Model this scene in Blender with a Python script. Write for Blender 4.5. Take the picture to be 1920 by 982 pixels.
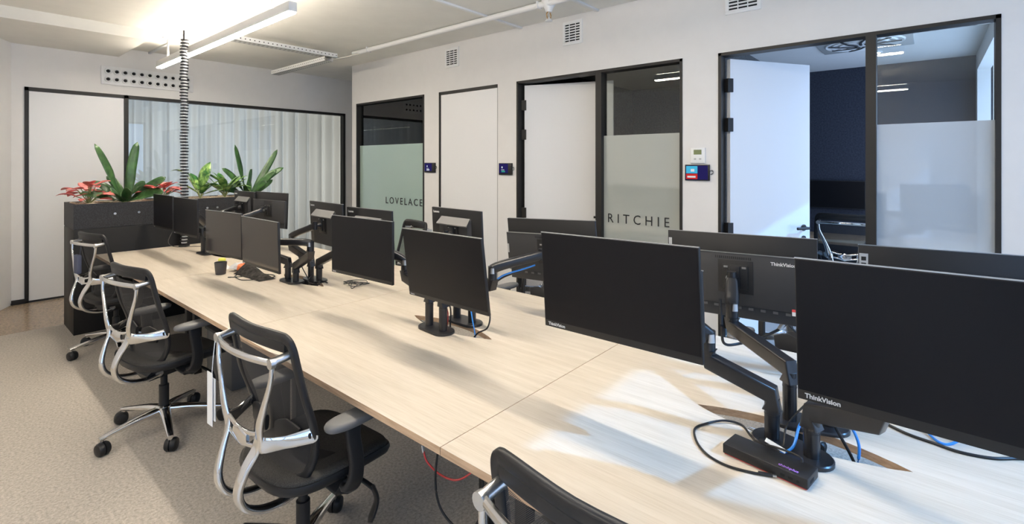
import bpy, bmesh, math, random
from mathutils import Vector, Matrix
random.seed(7)
D = bpy.data
for o in list(D.objects): D.objects.remove(o, do_unlink=True)
SC = bpy.context.scene
COL = SC.collection
PI = math.pi
R = math.radians

# ------------------------------------------------------------------ camera, world, lights
cam = D.cameras.new('camera'); camo = D.objects.new('camera', cam); COL.objects.link(camo)
camo.location = (0, 0, 1.593); camo.rotation_euler = (R(90), 0, R(-49.68))
cam.sensor_width = 36; cam.lens = 923/1920*36; cam.shift_y = -185/1920; cam.clip_start = .05
SC.camera = camo
SC.view_settings.view_transform = 'Standard'
try: SC.view_settings.look = 'None'
except Exception: pass
SC.view_settings.gamma = 1.0
SC.view_settings.exposure = -0.28
SC.view_settings.use_curve_mapping = False
w = D.worlds.new('sky'); SC.world = w; w.use_nodes = True
w.node_tree.nodes['Background'].inputs[0].default_value = (.62, .78, 1, 1)
w.node_tree.nodes['Background'].inputs[1].default_value = 1.3

SUN_DIR = Vector((-.33, 1, -.86))
sl = D.lights.new('sun', 'SUN'); sl.energy = 4.6; sl.angle = R(.9); sl.color = (.17, .48, 1)
so = D.objects.new('sun', sl); COL.objects.link(so); so.location = (2, -6, 6)
so.rotation_euler = SUN_DIR.to_track_quat('-Z', 'Y').to_euler()
def area(name, loc, rot, sx, sy, e, c):
    l = D.lights.new(name, 'AREA'); l.shape = 'RECTANGLE'; l.size = sx; l.size_y = sy; l.energy = e; l.color = c
    o = D.objects.new(name, l); COL.objects.link(o); o.location = loc; o.rotation_euler = rot; return o
# daylight outside the office windows (they are in the wall behind the photographer)
area('window_daylight', (.9, -1.55, 1.65), (R(90), 0, 0), 6.4, 2.3, 85, (.34, .57, 1))
# daylight at the meeting room's own window
area('meeting_room_daylight', (5.75, -.62, 1.5), (R(90), 0, 0), 2.3, 2.1, 52, (.42, .62, 1))
# daylight behind the curtained room at the far end
area('far_room_daylight', (2.5, 9.6, 1.5), (R(-90), 0, 0), 1.6, 1.9, 56, (.72, .83, 1))
area('far_room_daylight', (5.0, 9.6, 1.3), (R(-90), 0, 0), 1.6, 1.8, 62, (1, .96, .90))

# ------------------------------------------------------------------ materials
def mat(name, col, rough=.5, metal=0., spec=.5, nt=None, coat=0.):
    m = D.materials.new(name); m.use_nodes = True; b = m.node_tree.nodes['Principled BSDF']
    b.inputs['Base Color'].default_value = (*col, 1); b.inputs['Roughness'].default_value = rough
    b.inputs['Metallic'].default_value = metal; b.inputs['Specular IOR Level'].default_value = spec
    b.inputs['Coat Weight'].default_value = coat
    return m
def nodes(m): return m.node_tree.nodes, m.node_tree.links, m.node_tree.nodes['Principled BSDF']
def coords(m, scale=(1, 1, 1)):
    n, l, b = nodes(m); t = n.new('ShaderNodeTexCoord'); mp = n.new('ShaderNodeMapping'); mp.inputs['Scale'].default_value = scale
    l.new(t.outputs['Object'], mp.inputs['Vector']); return mp.outputs['Vector']
def noise_col(m, c1, c2, scale, sc=(1, 1, 1), detail=4, lo=.35, hi=.65, bump=0., rough=.6):
    n, l, b = nodes(m); v = coords(m, sc); t = n.new('ShaderNodeTexNoise'); t.inputs['Scale'].default_value = scale
    t.inputs['Detail'].default_value = detail; t.inputs['Roughness'].default_value = rough; l.new(v, t.inputs['Vector'])
    r = n.new('ShaderNodeValToRGB'); r.color_ramp.elements[0].position = lo; r.color_ramp.elements[1].position = hi
    r.color_ramp.elements[0].color = (*c1, 1); r.color_ramp.elements[1].color = (*c2, 1)
    l.new(t.outputs['Fac'], r.inputs['Fac']); l.new(r.outputs['Color'], b.inputs['Base Color'])
    if bump:
        bp = n.new('ShaderNodeBump'); bp.inputs['Strength'].default_value = bump; bp.inputs['Distance'].default_value = .004
        l.new(t.outputs['Fac'], bp.inputs['Height']); l.new(bp.outputs['Normal'], b.inputs['Normal'])
    return r
def emit(name, col, s):
    m = D.materials.new(name); m.use_nodes = True; n, l = m.node_tree.nodes, m.node_tree.links
    n.clear(); e = n.new('ShaderNodeEmission'); e.inputs[0].default_value = (*col, 1); e.inputs[1].default_value = s
    o = n.new('ShaderNodeOutputMaterial'); l.new(e.outputs[0], o.inputs[0]); return m
M = {}
M['wall'] = mat('white_wall_paint', (.74, .72, .70), .7); noise_col(M['wall'], (.73, .715, .695), (.75, .735, .715), 6)
M['ceil'] = mat('ceiling_board', (.74, .72, .66), .85); noise_col(M['ceil'], (.80, .78, .715), (.84, .82, .755), 3)
M['white'] = mat('white_painted_metal', (.80, .80, .79), .35)
M['door'] = mat('white_door_laminate', (.78, .78, .78), .38)
M['black'] = mat('black_frame_metal', (.016, .015, .014), .5, spec=.35)
M['blackp'] = mat('black_plastic', (.013, .013, .014), .45, spec=.35)
M['satin'] = mat('satin_black_metal', (.014, .014, .016), .28, spec=.5)
M['charcoal'] = mat('charcoal_plastic', (.034, .035, .038), .55, spec=.35)
M['grey'] = mat('grey_plastic', (.12, .12, .12), .5)
M['lightgrey'] = mat('light_grey_plastic', (.45, .45, .44), .5)
M['screen'] = mat('switched_off_screen', (.007, .0068, .0085), .34, spec=.20)
M['screen_gloss'] = mat('glossy_screen_painted_warm_reflection', (.022, .015, .011), .09, spec=.7)  # brown base colour stands in for the warm room mirrored in the screen
M['chrome'] = mat('polished_aluminium', (.80, .79, .78), .10, 1.)
M['alu'] = mat('aluminium', (.62, .62, .62), .3, 1.)
M['galv'] = mat('galvanised_steel', (.62, .61, .58), .45, .6)
M['trim'] = mat('silver_edge', (.55, .55, .56), .3, .8)
M['planter'] = mat('black_planter_steel', (.012, .0115, .011), .5, spec=.25)
M['plband'] = mat('black_perforated_band', (.02, .021, .024), .6); noise_col(M['plband'], (.004, .004, .006), (.026, .028, .034), 130, lo=.42, hi=.62, bump=.4)
M['gravel'] = mat('beige_gravel', (.45, .36, .26), .9); noise_col(M['gravel'], (.22, .16, .11), (.66, .55, .42), 60, bump=1.)
M['carpet'] = mat('beige_carpet', (.3, .27, .23), .95, spec=.1); noise_col(M['carpet'], (.30, .27, .23), (.62, .565, .495), 75, detail=7, lo=.33, hi=.67, bump=.7, rough=.75)
M['concrete'] = mat('polished_aggregate_concrete', (.35, .26, .18), .22); noise_col(M['concrete'], (.14, .095, .06), (.50, .38, .26), 42, detail=6, lo=.36, hi=.62, rough=.8)
M['navy'] = mat('navy_felt', (.035, .045, .07), .9, spec=.1); noise_col(M['navy'], (.034, .037, .050), (.052, .056, .074), 60, bump=.3)
M['greyfelt'] = mat('grey_felt', (.10, .10, .10), .9, spec=.1); noise_col(M['greyfelt'], (.07, .07, .07), (.14, .14, .14), 50, bump=.3)
M['oakedge'] = mat('oak_edge_band', (.50, .34, .22), .5); noise_col(M['oakedge'], (.42, .28, .175), (.58, .41, .27), 14, (8, .6, 8))
M['cup'] = mat('dark_grey_mesh_cup', (.05, .05, .052), .5)
M['cloth'] = mat('black_cloth', (.03, .028, .027), .9, spec=.15); noise_col(M['cloth'], (.015, .014, .013), (.06, .055, .05), 30, bump=.6)
M['blue'] = mat('blue_cable', (.03, .25, .75), .4)
M['redc'] = mat('red_cable', (.40, .03, .03), .4)
M['whitep'] = mat('white_paper', (.8, .8, .79), .7)
M['yellow'] = mat('yellow_paper', (.75, .75, .12), .7)
M['green'] = mat('green_plastic', (.35, .75, .05), .5)
M['orange'] = mat('orange_packaging', (.85, .20, .06), .5)
M['redl'] = mat('red_label', (.65, .06, .06), .5)
M['logo'] = mat('silver_lettering', (.70, .70, .70), .4, .2)
M['letter'] = mat('black_vinyl_lettering', (.012, .014, .014), .5)
M['violet'] = mat('violet_lettering', (.30, .15, .55), .4)
M['slate'] = mat('slate_blue_fabric_pouch', (.07, .08, .13), .7)
M['lcd'] = mat('green_lcd', (.16, .19, .08), .3)
M['dark'] = mat('dark_void', (.006, .006, .006), .9)
M['brass'] = mat('brass', (.6, .35, .12), .3, 1.)
M['leafd'] = mat('dark_green_leaf', (.03, .1, .03), .35); noise_col(M['leafd'], (.010, .04, .012), (.075, .18, .05), 14, (1, 1, .5), lo=.3, hi=.75)
M['leafl'] = mat('variegated_leaf', (.15, .35, .08), .35); noise_col(M['leafl'], (.02, .11, .02), (.32, .50, .14), 16, lo=.42, hi=.62)
M['leafr'] = mat('pink_leaf', (.6, .12, .1), .4); noise_col(M['leafr'], (.16, .10, .04), (.85, .20, .19), 14, lo=.30, hi=.52)
M['stem'] = mat('green_stem', (.22, .25, .09), .5)
M['tabletop'] = mat('warm_oak_table', (.48, .33, .2), .45); noise_col(M['tabletop'], (.40, .27, .16), (.56, .40, .26), 8, (1, 8, 1))
M['screenblue'] = emit('lit_display_blue', (.03, .025, .15), .8)
M['screencyan'] = emit('lit_display_cyan', (.08, .55, .85), 1.)
M['screenred'] = emit('lit_display_red', (.7, .04, .03), 1.)
M['screenwhite'] = emit('lit_display_white', (.8, .85, .9), 1.)
M['screengreen'] = emit('lit_display_green', (.05, .4, .3), 1.)
M['tube'] = emit('linear_lamp_diffuser', (1, .90, .77), 112.)
M['tubeup'] = emit('linear_lamp_uplight', (1, .89, .75), 90.)
M['spot'] = emit('downlight_lens', (1, .92, .8), 25.)

# pale oak desk surface
m = M['oak'] = mat('pale_oak_laminate', (.7, .6, .48), .42, spec=.4)
n, l, b = nodes(m)
v1 = coords(m, (34, 1.6, 34)); v2 = coords(m, (230, 7, 230))
a1 = n.new('ShaderNodeTexNoise'); a1.inputs['Scale'].default_value = 1.; a1.inputs['Detail'].default_value = 5; l.new(v1, a1.inputs['Vector'])
a2 = n.new('ShaderNodeTexNoise'); a2.inputs['Scale'].default_value = 1.; a2.inputs['Detail'].default_value = 3; l.new(v2, a2.inputs['Vector'])
r1 = n.new('ShaderNodeValToRGB'); r1.color_ramp.elements[0].position = .30; r1.color_ramp.elements[1].position = .70
r1.color_ramp.elements[0].color = (.60, .525, .425, 1); r1.color_ramp.elements[1].color = (.68, .605, .505, 1)
r2 = n.new('ShaderNodeValToRGB'); r2.color_ramp.elements[0].position = .32; r2.color_ramp.elements[1].position = .55
r2.color_ramp.elements[0].color = (.90, .88, .85, 1); r2.color_ramp.elements[1].color = (1, 1, 1, 1)
mx = n.new('ShaderNodeMix'); mx.data_type = 'RGBA'; mx.blend_type = 'MULTIPLY'; mx.inputs[0].default_value = 1.
l.new(a1.outputs['Fac'], r1.inputs[0]); l.new(a2.outputs['Fac'], r2.inputs[0]); l.new(r1.outputs[0], mx.inputs[6]); l.new(r2.outputs[0], mx.inputs[7])
l.new(mx.outputs[2], b.inputs['Base Color'])
# clear glass: transparent with a fresnel reflection
def glassmat(name, tint, gain, base=.03):
    m = D.materials.new(name); m.use_nodes = True; n, l = m.node_tree.nodes, m.node_tree.links; n.clear()
    t = n.new('ShaderNodeBsdfTransparent'); t.inputs[0].default_value = (*tint, 1)
    g = n.new('ShaderNodeBsdfGlossy'); g.inputs['Roughness'].default_value = 0.0
    f = n.new('ShaderNodeFresnel'); f.inputs[0].default_value = 1.5
    mm = n.new('ShaderNodeMath'); mm.operation = 'MULTIPLY_ADD'; mm.inputs[1].default_value = gain; mm.inputs[2].default_value = base; mm.use_clamp = True
    s = n.new('ShaderNodeMixShader'); o = n.new('ShaderNodeOutputMaterial')
    l.new(f.outputs[0], mm.inputs[0]); l.new(mm.outputs[0], s.inputs[0]); l.new(t.outputs[0], s.inputs[1]); l.new(g.outputs[0], s.inputs[2]); l.new(s.outputs[0], o.inputs[0])
    return m
M['glass'] = glassmat('clear_glass', (.93, .96, .95), 1.15, .015)
def film(name, col, trans, gloss, diff=None):
    m = D.materials.new(name); m.use_nodes = True; n, l = m.node_tree.nodes, m.node_tree.links; n.clear()
    t = n.new('ShaderNodeBsdfTransparent'); d = n.new('ShaderNodeBsdfDiffuse'); d.inputs[0].default_value = (*col, 1)
    tl = n.new('ShaderNodeBsdfTranslucent'); tl.inputs[0].default_value = (*col, 1)
    g = n.new('ShaderNodeBsdfGlossy'); g.inputs['Roughness'].default_value = .03
    s0 = n.new('ShaderNodeMixShader'); s0.inputs[0].default_value = .45
    s1 = n.new('ShaderNodeMixShader'); s1.inputs[0].default_value = trans
    s2 = n.new('ShaderNodeMixShader'); s2.inputs[0].default_value = gloss; o = n.new('ShaderNodeOutputMaterial')
    l.new(d.outputs[0], s0.inputs[1]); l.new(tl.outputs[0], s0.inputs[2])
    l.new(s0.outputs[0], s1.inputs[1]); l.new(t.outputs[0], s1.inputs[2]); l.new(s1.outputs[0], s2.inputs[1]); l.new(g.outputs[0], s2.inputs[2]); l.new(s2.outputs[0], o.inputs[0])
    return m
M['film_green'] = film('green_frosted_film', (.70, .90, .82), .10, .16)
M['film'] = film('frosted_film', (.78, .81, .74), .10, .14)
M['film_blue'] = film('pale_frosted_film', (.74, .80, .86), .10, .16)
M['curtain'] = film('sheer_curtain', (.66, .65, .64), .05, .0)
# woven chair mesh: black threads with see-through gaps
def meshmat(name, scale, col, hole):
    m = D.materials.new(name); m.use_nodes = True; n, l = m.node_tree.nodes, m.node_tree.links; b = n['Principled BSDF']
    b.inputs['Base Color'].default_value = (*col, 1); b.inputs['Roughness'].default_value = .6
    tc = n.new('ShaderNodeTexCoord'); mp = n.new('ShaderNodeVectorMath'); mp.operation = 'SCALE'; mp.inputs[3].default_value = scale
    sx = n.new('ShaderNodeSeparateXYZ'); l.new(tc.outputs['Object'], mp.inputs[0]); l.new(mp.outputs[0], sx.inputs[0])
    def sn(out):
        q = n.new('ShaderNodeMath'); q.operation = 'SINE'; l.new(out, q.inputs[0]); return q.outputs[0]
    mu = n.new('ShaderNodeMath'); mu.operation = 'MULTIPLY'; l.new(sn(sx.outputs['Y']), mu.inputs[0]); l.new(sn(sx.outputs['Z']), mu.inputs[1])
    gt = n.new('ShaderNodeMath'); gt.operation = 'GREATER_THAN'; gt.inputs[1].default_value = hole; l.new(mu.outputs[0], gt.inputs[0])
    t = n.new('ShaderNodeBsdfTransparent'); s = n.new('ShaderNodeMixShader')
    l.new(gt.outputs[0], s.inputs[0]); l.new(b.outputs[0], s.inputs[1]); l.new(t.outputs[0], s.inputs[2]); l.new(s.outputs[0], n['Material Output'].inputs[0])
    return m
M['mesh'] = meshmat('woven_chair_mesh', 1500, (.03, .03, .032), .10)
M['seatmesh'] = mat('seat_fabric', (.035, .033, .031), .75, spec=.3); noise_col(M['seatmesh'], (.02, .019, .018), (.055, .052, .048), 300, detail=2)

# ------------------------------------------------------------------ mesh helpers
class MB:
    def __init__(s): s.b = bmesh.new()
    def box(s, x0, x1, y0, y1, z0, z1, bev=0., mx=None):
        vs = [s.b.verts.new((x, y, z)) for x in (x0, x1) for y in (y0, y1) for z in (z0, z1)]
        fs = [s.b.faces.new([vs[i] for i in f]) for f in ((0, 1, 3, 2), (4, 6, 7, 5), (0, 4, 5, 1), (2, 3, 7, 6), (0, 2, 6, 4), (1, 5, 7, 3))]
        if bev:
            es = list({e for f in fs for e in f.edges})
            r = bmesh.ops.bevel(s.b, geom=es, offset=bev, segments=2, profile=.5, affect='EDGES')
            vs = list({v for f in r['faces'] for v in f.verts} | {v for v in vs if v.is_valid})
        if mx is not None: bmesh.ops.transform(s.b, matrix=mx, verts=vs)
        return s
    def ring_loft(s, rings, cap=True, closed=False):
        R_ = [[s.b.verts.new(p) for p in r] for r in rings]; n = len(R_[0]); N = len(R_)
        for i in range(N if closed else N-1):
            a, c = R_[i], R_[(i+1) % N]
            for j in range(n):
                k = (j+1) % n
                try: s.b.faces.new((a[j], a[k], c[k], c[j]))
                except ValueError: pass
        if cap and not closed:
            s.b.faces.new(R_[0][::-1]); s.b.faces.new(R_[-1])
        return s
    def cyl(s, p, q, r, r2=None, seg=16):
        p, q = Vector(p), Vector(q); d = (q-p).normalized(); a = d.orthogonal().normalized(); c = d.cross(a); r2 = r if r2 is None else r2
        return s.ring_loft([[o+(a*math.cos(t)+c*math.sin(t))*rr for t in [2*PI*i/seg for i in range(seg)]] for o, rr in ((p, r), (q, r2))])
    def lathe(s, c, prof, seg=20, axis='z'):
        c = Vector(c); rings = []
        for r, h in prof:
            rr = []
            for i in range(seg):
                t = 2*PI*i/seg; x, y = r*math.cos(t), r*math.sin(t)
                rr.append(c+(Vector((x, y, h)) if axis == 'z' else Vector((h, x, y)) if axis == 'x' else Vector((x, h, -y))))
            rings.append(rr)
        return s.ring_loft(rings)
    def sweep(s, pts, w, t, up=(0, 0, 1), n=8, closed=False, seg=10, sq=2.6, ends=True):
        """path sweep; w = half width across, t = half thickness along 'up'; w, t may be lists"""
        P = smooth(pts, n, closed); N = len(P); rings = []; up = Vector(up)
        def val(a, i):
            if not isinstance(a, (list, tuple)): return a
            m_ = len(a); f = i/(N-1 if not closed else N)*(m_-1 if not closed else m_); k = int(f); f -= k
            return a[k % m_]*(1-f)+a[(k+1) % m_ if closed else min(k+1, m_-1)]*f
        pu = None
        for i in range(N):
            if closed: d = P[(i+1) % N]-P[i-1]
            else: d = P[min(i+1, N-1)]-P[max(i-1, 0)]
            d.normalize(); side = d.cross(up)
            if side.length < .15: side = pu.copy() if pu else d.orthogonal()
            side = (side-d*side.dot(d)).normalized(); u = side.cross(d)
            pu = side; W, T = val(w, i), val(t, i); rr = []
            for j in range(seg):
                a = 2*PI*j/seg+PI/seg; ca, sa = math.cos(a), math.sin(a)
                rr.append(P[i]+side*W*math.copysign(abs(ca)**(2/sq), ca)+u*T*math.copysign(abs(sa)**(2/sq), sa))
            rings.append(rr)
        return s.ring_loft(rings, cap=ends, closed=closed)
    def tube(s, pts, r, n=6, seg=8, closed=False): return s.sweep(pts, r, r, n=n, seg=seg, sq=2, closed=closed)
    def prism(s, poly, z0, z1):
        return s.ring_loft([[Vector((x, y, z0)) for x, y in poly], [Vector((x, y, z1)) for x, y in poly]])
    def quad(s, a, b_, c, d): s.b.faces.new([s.b.verts.new(p) for p in (a, b_, c, d)]); return s
    def mv(s, mx): bmesh.ops.transform(s.b, matrix=mx, verts=s.b.verts[:]); return s
    def build(s, name, m, parent=None, world=False, angle=38, recalc=True):
        me = D.meshes.new(name)
        if recalc: bmesh.ops.recalc_face_normals(s.b, faces=s.b.faces[:])
        if world and parent is not None: bmesh.ops.translate(s.b, vec=-parent.location, verts=s.b.verts[:])
        s.b.to_mesh(me); s.b.free(); me.materials.append(m)
        for p in me.polygons: p.use_smooth = True
        me.set_sharp_from_angle(angle=R(angle))
        o = D.objects.new(name, me); COL.objects.link(o)
        if parent is not None: o.parent = parent
        return o
def smooth(pts, n, closed=False):
    P = [Vector(p) for p in pts]
    if n <= 1 or len(P) < 3: return P
    out = []; N = len(P)
    for i in range(N if closed else N-1):
        g = (lambda k: P[k % N]) if closed else (lambda k: P[max(0, min(N-1, k))])
        p0, p1, p2, p3 = g(i-1), g(i), g(i+1), g(i+2)
        for j in range(n):
            t = j/n; out.append(.5*((2*p1)+(p2-p0)*t+(2*p0-5*p1+4*p2-p3)*t*t+(3*p1-p0-3*p2+p3)*t*t*t))
    if not closed: out.append(P[-1])
    return out
def tag(o, label=None, cat=None, group=None, kind=None):
    if label: o['label'] = label
    if cat: o['category'] = cat
    if group: o['group'] = group
    if kind: o['kind'] = kind
    return o
def thing(name, label, cat, loc=(0, 0, 0), rot=(0, 0, 0), group=None):
    o = D.objects.new(name, None); COL.objects.link(o); o.location = loc; o.rotation_euler = rot; o.empty_display_size = .1
    return tag(o, label, cat, group)
KIDS = {}
def copy_tree(o, parent=None):
    c = o.copy(); COL.objects.link(c)
    if parent is not None: c.parent = parent
    for ch in [x for x in D.objects if x.parent == o]: copy_tree(ch, c)
    return c
def text(name, s, size, x_ax, y_ax, loc, m, parent=None, ext=.0006, spacing=1., align='LEFT', bold=0., width=None):
    cu = D.curves.new(name, 'FONT'); cu.body = s; cu.size = size; cu.extrude = ext; cu.space_character = spacing; cu.align_x = align; cu.offset = bold
    cu.resolution_u = 3
    t = D.objects.new(name+'_tmp', cu); COL.objects.link(t)
    dg = bpy.context.evaluated_depsgraph_get(); me = D.meshes.new_from_object(t.evaluated_get(dg)); D.objects.remove(t); D.curves.remove(cu)
    if width: xs = [v.co.x for v in me.vertices]; me.transform(Matrix.Translation((-min(xs), 0, 0))); me.transform(Matrix.Diagonal((width/(max(xs)-min(xs)), 1, 1, 1)))
    x, y = Vector(x_ax), Vector(y_ax); z = x.cross(y)
    mx = Matrix((x, y, z)).transposed().to_4x4(); mx.translation = Vector(loc); me.transform(mx)
    me.materials.clear(); me.materials.append(m); me.name = name
    o = D.objects.new(name, me); COL.objects.link(o)
    if parent is not None: o.parent = parent
    return o
def struct(o): o['kind'] = 'structure'; return o

# ------------------------------------------------------------------ the room shell
WX, WY, CZ = 4.11, 7.86, 3.06
struct(MB().box(-4.2, WX+3.4, -1.5, 6.54, -.1, 0).build('floor', M['carpet']))
struct(MB().box(-4.2, 8.2, 6.54, 10.2, -.1, -.003).build('floor_corridor', M['concrete']))
struct(MB().box(-4.2, 8.2, -1.3, 10.2, CZ, CZ+.12).build('ceiling', M['ceil']))
struct(MB().box(-4.2, 1.535, 6.55, WY, 2.945, CZ).build('ceiling_bulkhead', M['ceil']))
# right wall, cut round its openings
OPEN = [(-.324, 1.302), (1.595, 3.421), (3.699, 4.684), (4.972, 6.539)]
wb = MB(); y = -1.4
for a, c in OPEN: wb.box(WX, WX+.11, y, a, 0, CZ); y = c
wb.box(WX, WX+.11, y, 6.658, 0, CZ)
for a, c in OPEN: wb.box(WX, WX+.11, a, c, 2.48, CZ)
struct(wb.build('wall_right', M['wall']))
# end wall with one long opening
wb = MB().box(.4, .681, WY, WY+.1, 0, CZ).box(4.713, 8.2, WY, WY+.1, 0, CZ).box(.681, 4.713, WY, WY+.1, 2.465, CZ)
struct(wb.build('wall_end', M['wall']))
# left wall runs at an angle
L0, L1 = Vector((.575, WY, 0)), Vector((-3.4, -.2, 0)); dv = (L1-L0).normalized(); nv = Vector((dv.y, -dv.x, 0))
if nv.x > 0: nv = -nv
q = [L0, L1, Vector((-3.9, -1.4, 0)), Vector((-4.1, -1.4, 0)), L1+nv*.2, L0+nv*.2]
struct(MB().prism([(p.x, p.y) for p in q], 0, CZ).build('wall_left', M['wall']))
# wall behind the photographer with three window openings
wb = MB().box(-4.1, WX+.1, -1.4, -1.28, 0, .45).box(-4.1, WX+.1, -1.4, -1.28, 2.76, CZ)
for a, c in ((-4.1, -2.4), (-.42, -.3), (1.72, 1.84), (3.95, 4.2)): wb.box(a, c, -1.4, -1.28, .45, 2.76)
struct(wb.build('wall_rear', M['wall']))
fb = MB()
for a, c in ((-2.4, -.42), (-.3, 1.72), (1.84, 3.95)):
    for x in (a, (a+c)/2-.02, c-.04): fb.box(x, x+.04, -1.37, -1.31, .45, 2.76)
    fb.box(a, c, -1.37, -1.31, .45, .5); fb.box(a, c, -1.37, -1.31, 2.71, 2.76)
struct(fb.build('window_4', M['black']))
# meeting room partitions, back walls, ceilings
wb = MB().box(WX+.11, 7.1, 6.56, 6.658, 0, CZ).box(7.1, 7.2, 4.7, 6.658, 0, CZ).box(WX+.11, 7.1, 4.70, 4.78, 0, CZ)
struct(wb.build('wall_small_meeting_room', M['greyfelt']))
wb = MB().box(7.1, 7.2, 1.44, 4.7, 0, CZ).box(WX+.11, 7.1, 3.55, 3.63, 0, CZ).box(WX+.11, 7.1, 1.44, 1.52, 0, CZ)
struct(wb.build('wall_middle_meeting_room', M['greyfelt']))
struct(MB().box(7.1, 7.2, -.5, 1.44, 0, CZ).build('wall_large_meeting_room', M['navy']))
struct(MB().box(WX+.11, 7.1, -.5, 6.6, 2.73, 2.80).build('ceiling_meeting_rooms', M['wall']))
wb = MB().box(WX+.11, 4.6, -.47, -.37, 0, CZ).box(6.9, 7.1, -.47, -.37, 0, CZ).box(4.6, 6.9, -.47, -.37, 0, .45).box(4.6, 6.9, -.47, -.37, 2.55, CZ)
struct(wb.build('wall_meeting_room_side', M['wall']))
# room behind the curtain
wb = MB().box(.4, .5, WY+.1, 10.1, 0, CZ).box(7, 7.1, WY+.1, 10.1, 0, CZ).box(.4, 7.1, 10, 10.1, 0, CZ)
struct(wb.build('wall_far_room', M['wall']))

# --- frames, doors, panes in the right wall
def frame_x(name, a, c, mull=(), top=2.48):
    """black frame set into the right wall between y=a and y=c"""
    f = MB(); X0, X1 = WX-.006, WX+.10; T = .024
    f.box(X0, X1, a, a+T, 0, top).box(X0, X1, c-T, c, 0, top).box(X0, X1, a, c, top-T, top)
    for y_ in mull: f.box(X0, X1, y_[0], y_[1], 0, top-T)
    return struct(f.build(name, M['black']))
win1 = frame_x('window_1', 4.972, 6.539)
win2 = frame_x('window_2', 1.595, 3.421, [(2.374, 2.437)])
win3 = frame_x('window_3', -.324, 1.302, [(.275, .333)])
def pane(parent, a, c, filmm, ftop=1.855, fx=WX+.045, lower=.02):
    MB().box(fx+.004, fx+.012, a, c, .02, 2.445).build('pane', M['glass'], parent)
    o = MB().quad((fx, a, lower), (fx, c, lower), (fx, c, ftop), (fx, a, ftop)).build('frosted_film', filmm, parent, recalc=False)
    o['label'] = 'frosted film on the lower part of the pane'
    return o
pane(win1, 4.994, 6.517, M['film_green'])
pane(win2, 1.617, 2.376, M['film'])
pane(win3, -.302, .277, M['film_blue'])
text('lettering', 'LOVELACE', .131, (0, -1, 0), (0, 0, 1), (WX+.04, 5.860, 1.03), M['letter'], win1, spacing=1.36, width=.80)
text('lettering', 'RITCHIE', .122, (0, -1, 0), (0, 0, 1), (WX+.04, 2.327, 1.035), M['letter'], win2, spacing=1.62, width=.60)
# closed door
d1 = struct(MB().box(WX+.004, WX+.045, 3.705, 4.655, .01, 2.442).build('door_1', M['door']))
f = MB(); f.box(WX-.001, WX+.10, 3.699, 3.703, 0, 2.48).box(WX-.006, WX+.10, 4.658, 4.684, 0, 2.48).box(WX-.006, WX+.10, 3.699, 4.684, 2.445, 2.48)
f.build('door_frame', M['black'], d1)
# open door leaves, hinged on their left, swung into the rooms
def leaf(name, h, e, wdt, handle=True):
    h, e = Vector(h), Vector(e); d = (e-h).normalized(); nn = Vector((-d.y, d.x, 0))
    if nn.x > 0: nn = -nn
    mx = Matrix((d, -nn, Vector((0, 0, 1)))).transposed().to_4x4(); mx.translation = h
    o = struct(MB().box(0, wdt, 0, .04, .01, 2.44, mx=mx).build(name, M['door']))
    MB().box(wdt, wdt+.002, .002, .038, .01, 2.44, mx=mx).build('door_edge', M['whitep'], o)
    hg = MB()
    for z in (.25, 1.0, 1.85, 2.17): hg.box(-.032, .02, -.012, .03, z, z+.11, mx=mx)
    hg.build('hinge', M['black'], o)
    if handle:
        hh = MB().cyl(mx @ Vector((wdt-.07, -.05, 1.04)), mx @ Vector((wdt-.07, 0, 1.04)), .012)
        hh.sweep([mx @ Vector((wdt-.06, -.05, 1.04)), mx @ Vector((wdt-.19, -.05, 1.04))], .009, .012, n=1)
        hh.cyl(mx @ Vector((wdt-.07, -.008, 1.04)), mx @ Vector((wdt-.07, 0, 1.04)), .027)
        hh.cyl(mx @ Vector((wdt-.07, -.008, .95)), mx @ Vector((wdt-.07, 0, .95)), .022).cyl(mx @ Vector((wdt-.07, .09, 1.04)), mx @ Vector((wdt-.07, .04, 1.04)), .012)
        hh.build('door_handle', M['black'], o)
    return o
leaf('door_2', (WX+.075, 3.372, 0), (4.50, 2.48, 0), .96)
leaf('door_3', (WX+.085, 1.235, 0), (4.83, .84, 0), .84)

# --- end wall glazing: door leaf, pane, curtain
f = MB(); Y0, Y1 = WY-.012, WY+.09
for a, c in ((.681, .715), (1.590, 1.635), (4.675, 4.713)): f.box(a, c, Y0, Y1, 0, 2.465)
f.box(.681, 4.713, Y0, Y1, 2.425, 2.465)
win5 = struct(f.build('window_5', M['black']))
MB().box(1.635, 4.675, WY+.03, WY+.038, .02, 2.425).build('pane', M['glass'], win5)
d4 = struct(MB().box(.718, 1.588, WY+.0, WY+.04, .02, 2.42).build('door_4', M['door']))
MB().box(.57, 1.6, WY-.012, WY+.0, 0, .02).build('door_threshold', M['black'], d4)
struct(MB().box(.575, .69, WY-.02, WY, 0, .05).build('baseboard_end', M['black']))
def cur(x): return .05*math.sin(x*30+1.3*math.sin(x*2.1))+.02*math.sin(x*67+2)
b_ = MB(); prev = None; N = 620
for i in range(N+1):
    x = 1.6+i*(4.85-1.6)/N; y_ = WY+.24+cur(x)*(1.0+.5*math.sin(x*1.7))
    v = [b_.b.verts.new((x, y_+.012*math.sin(x*11)*(1-z/2.4), z)) for z in (.03, .8, 1.6, 2.45)]
    if prev:
        for k in range(3): b_.b.faces.new((prev[k], v[k], v[k+1], prev[k+1]))
    prev = v
tag(b_.build('curtain', M['curtain'], angle=180), 'long pale grey pleated curtain behind the wide glass wall', 'curtain')

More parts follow.
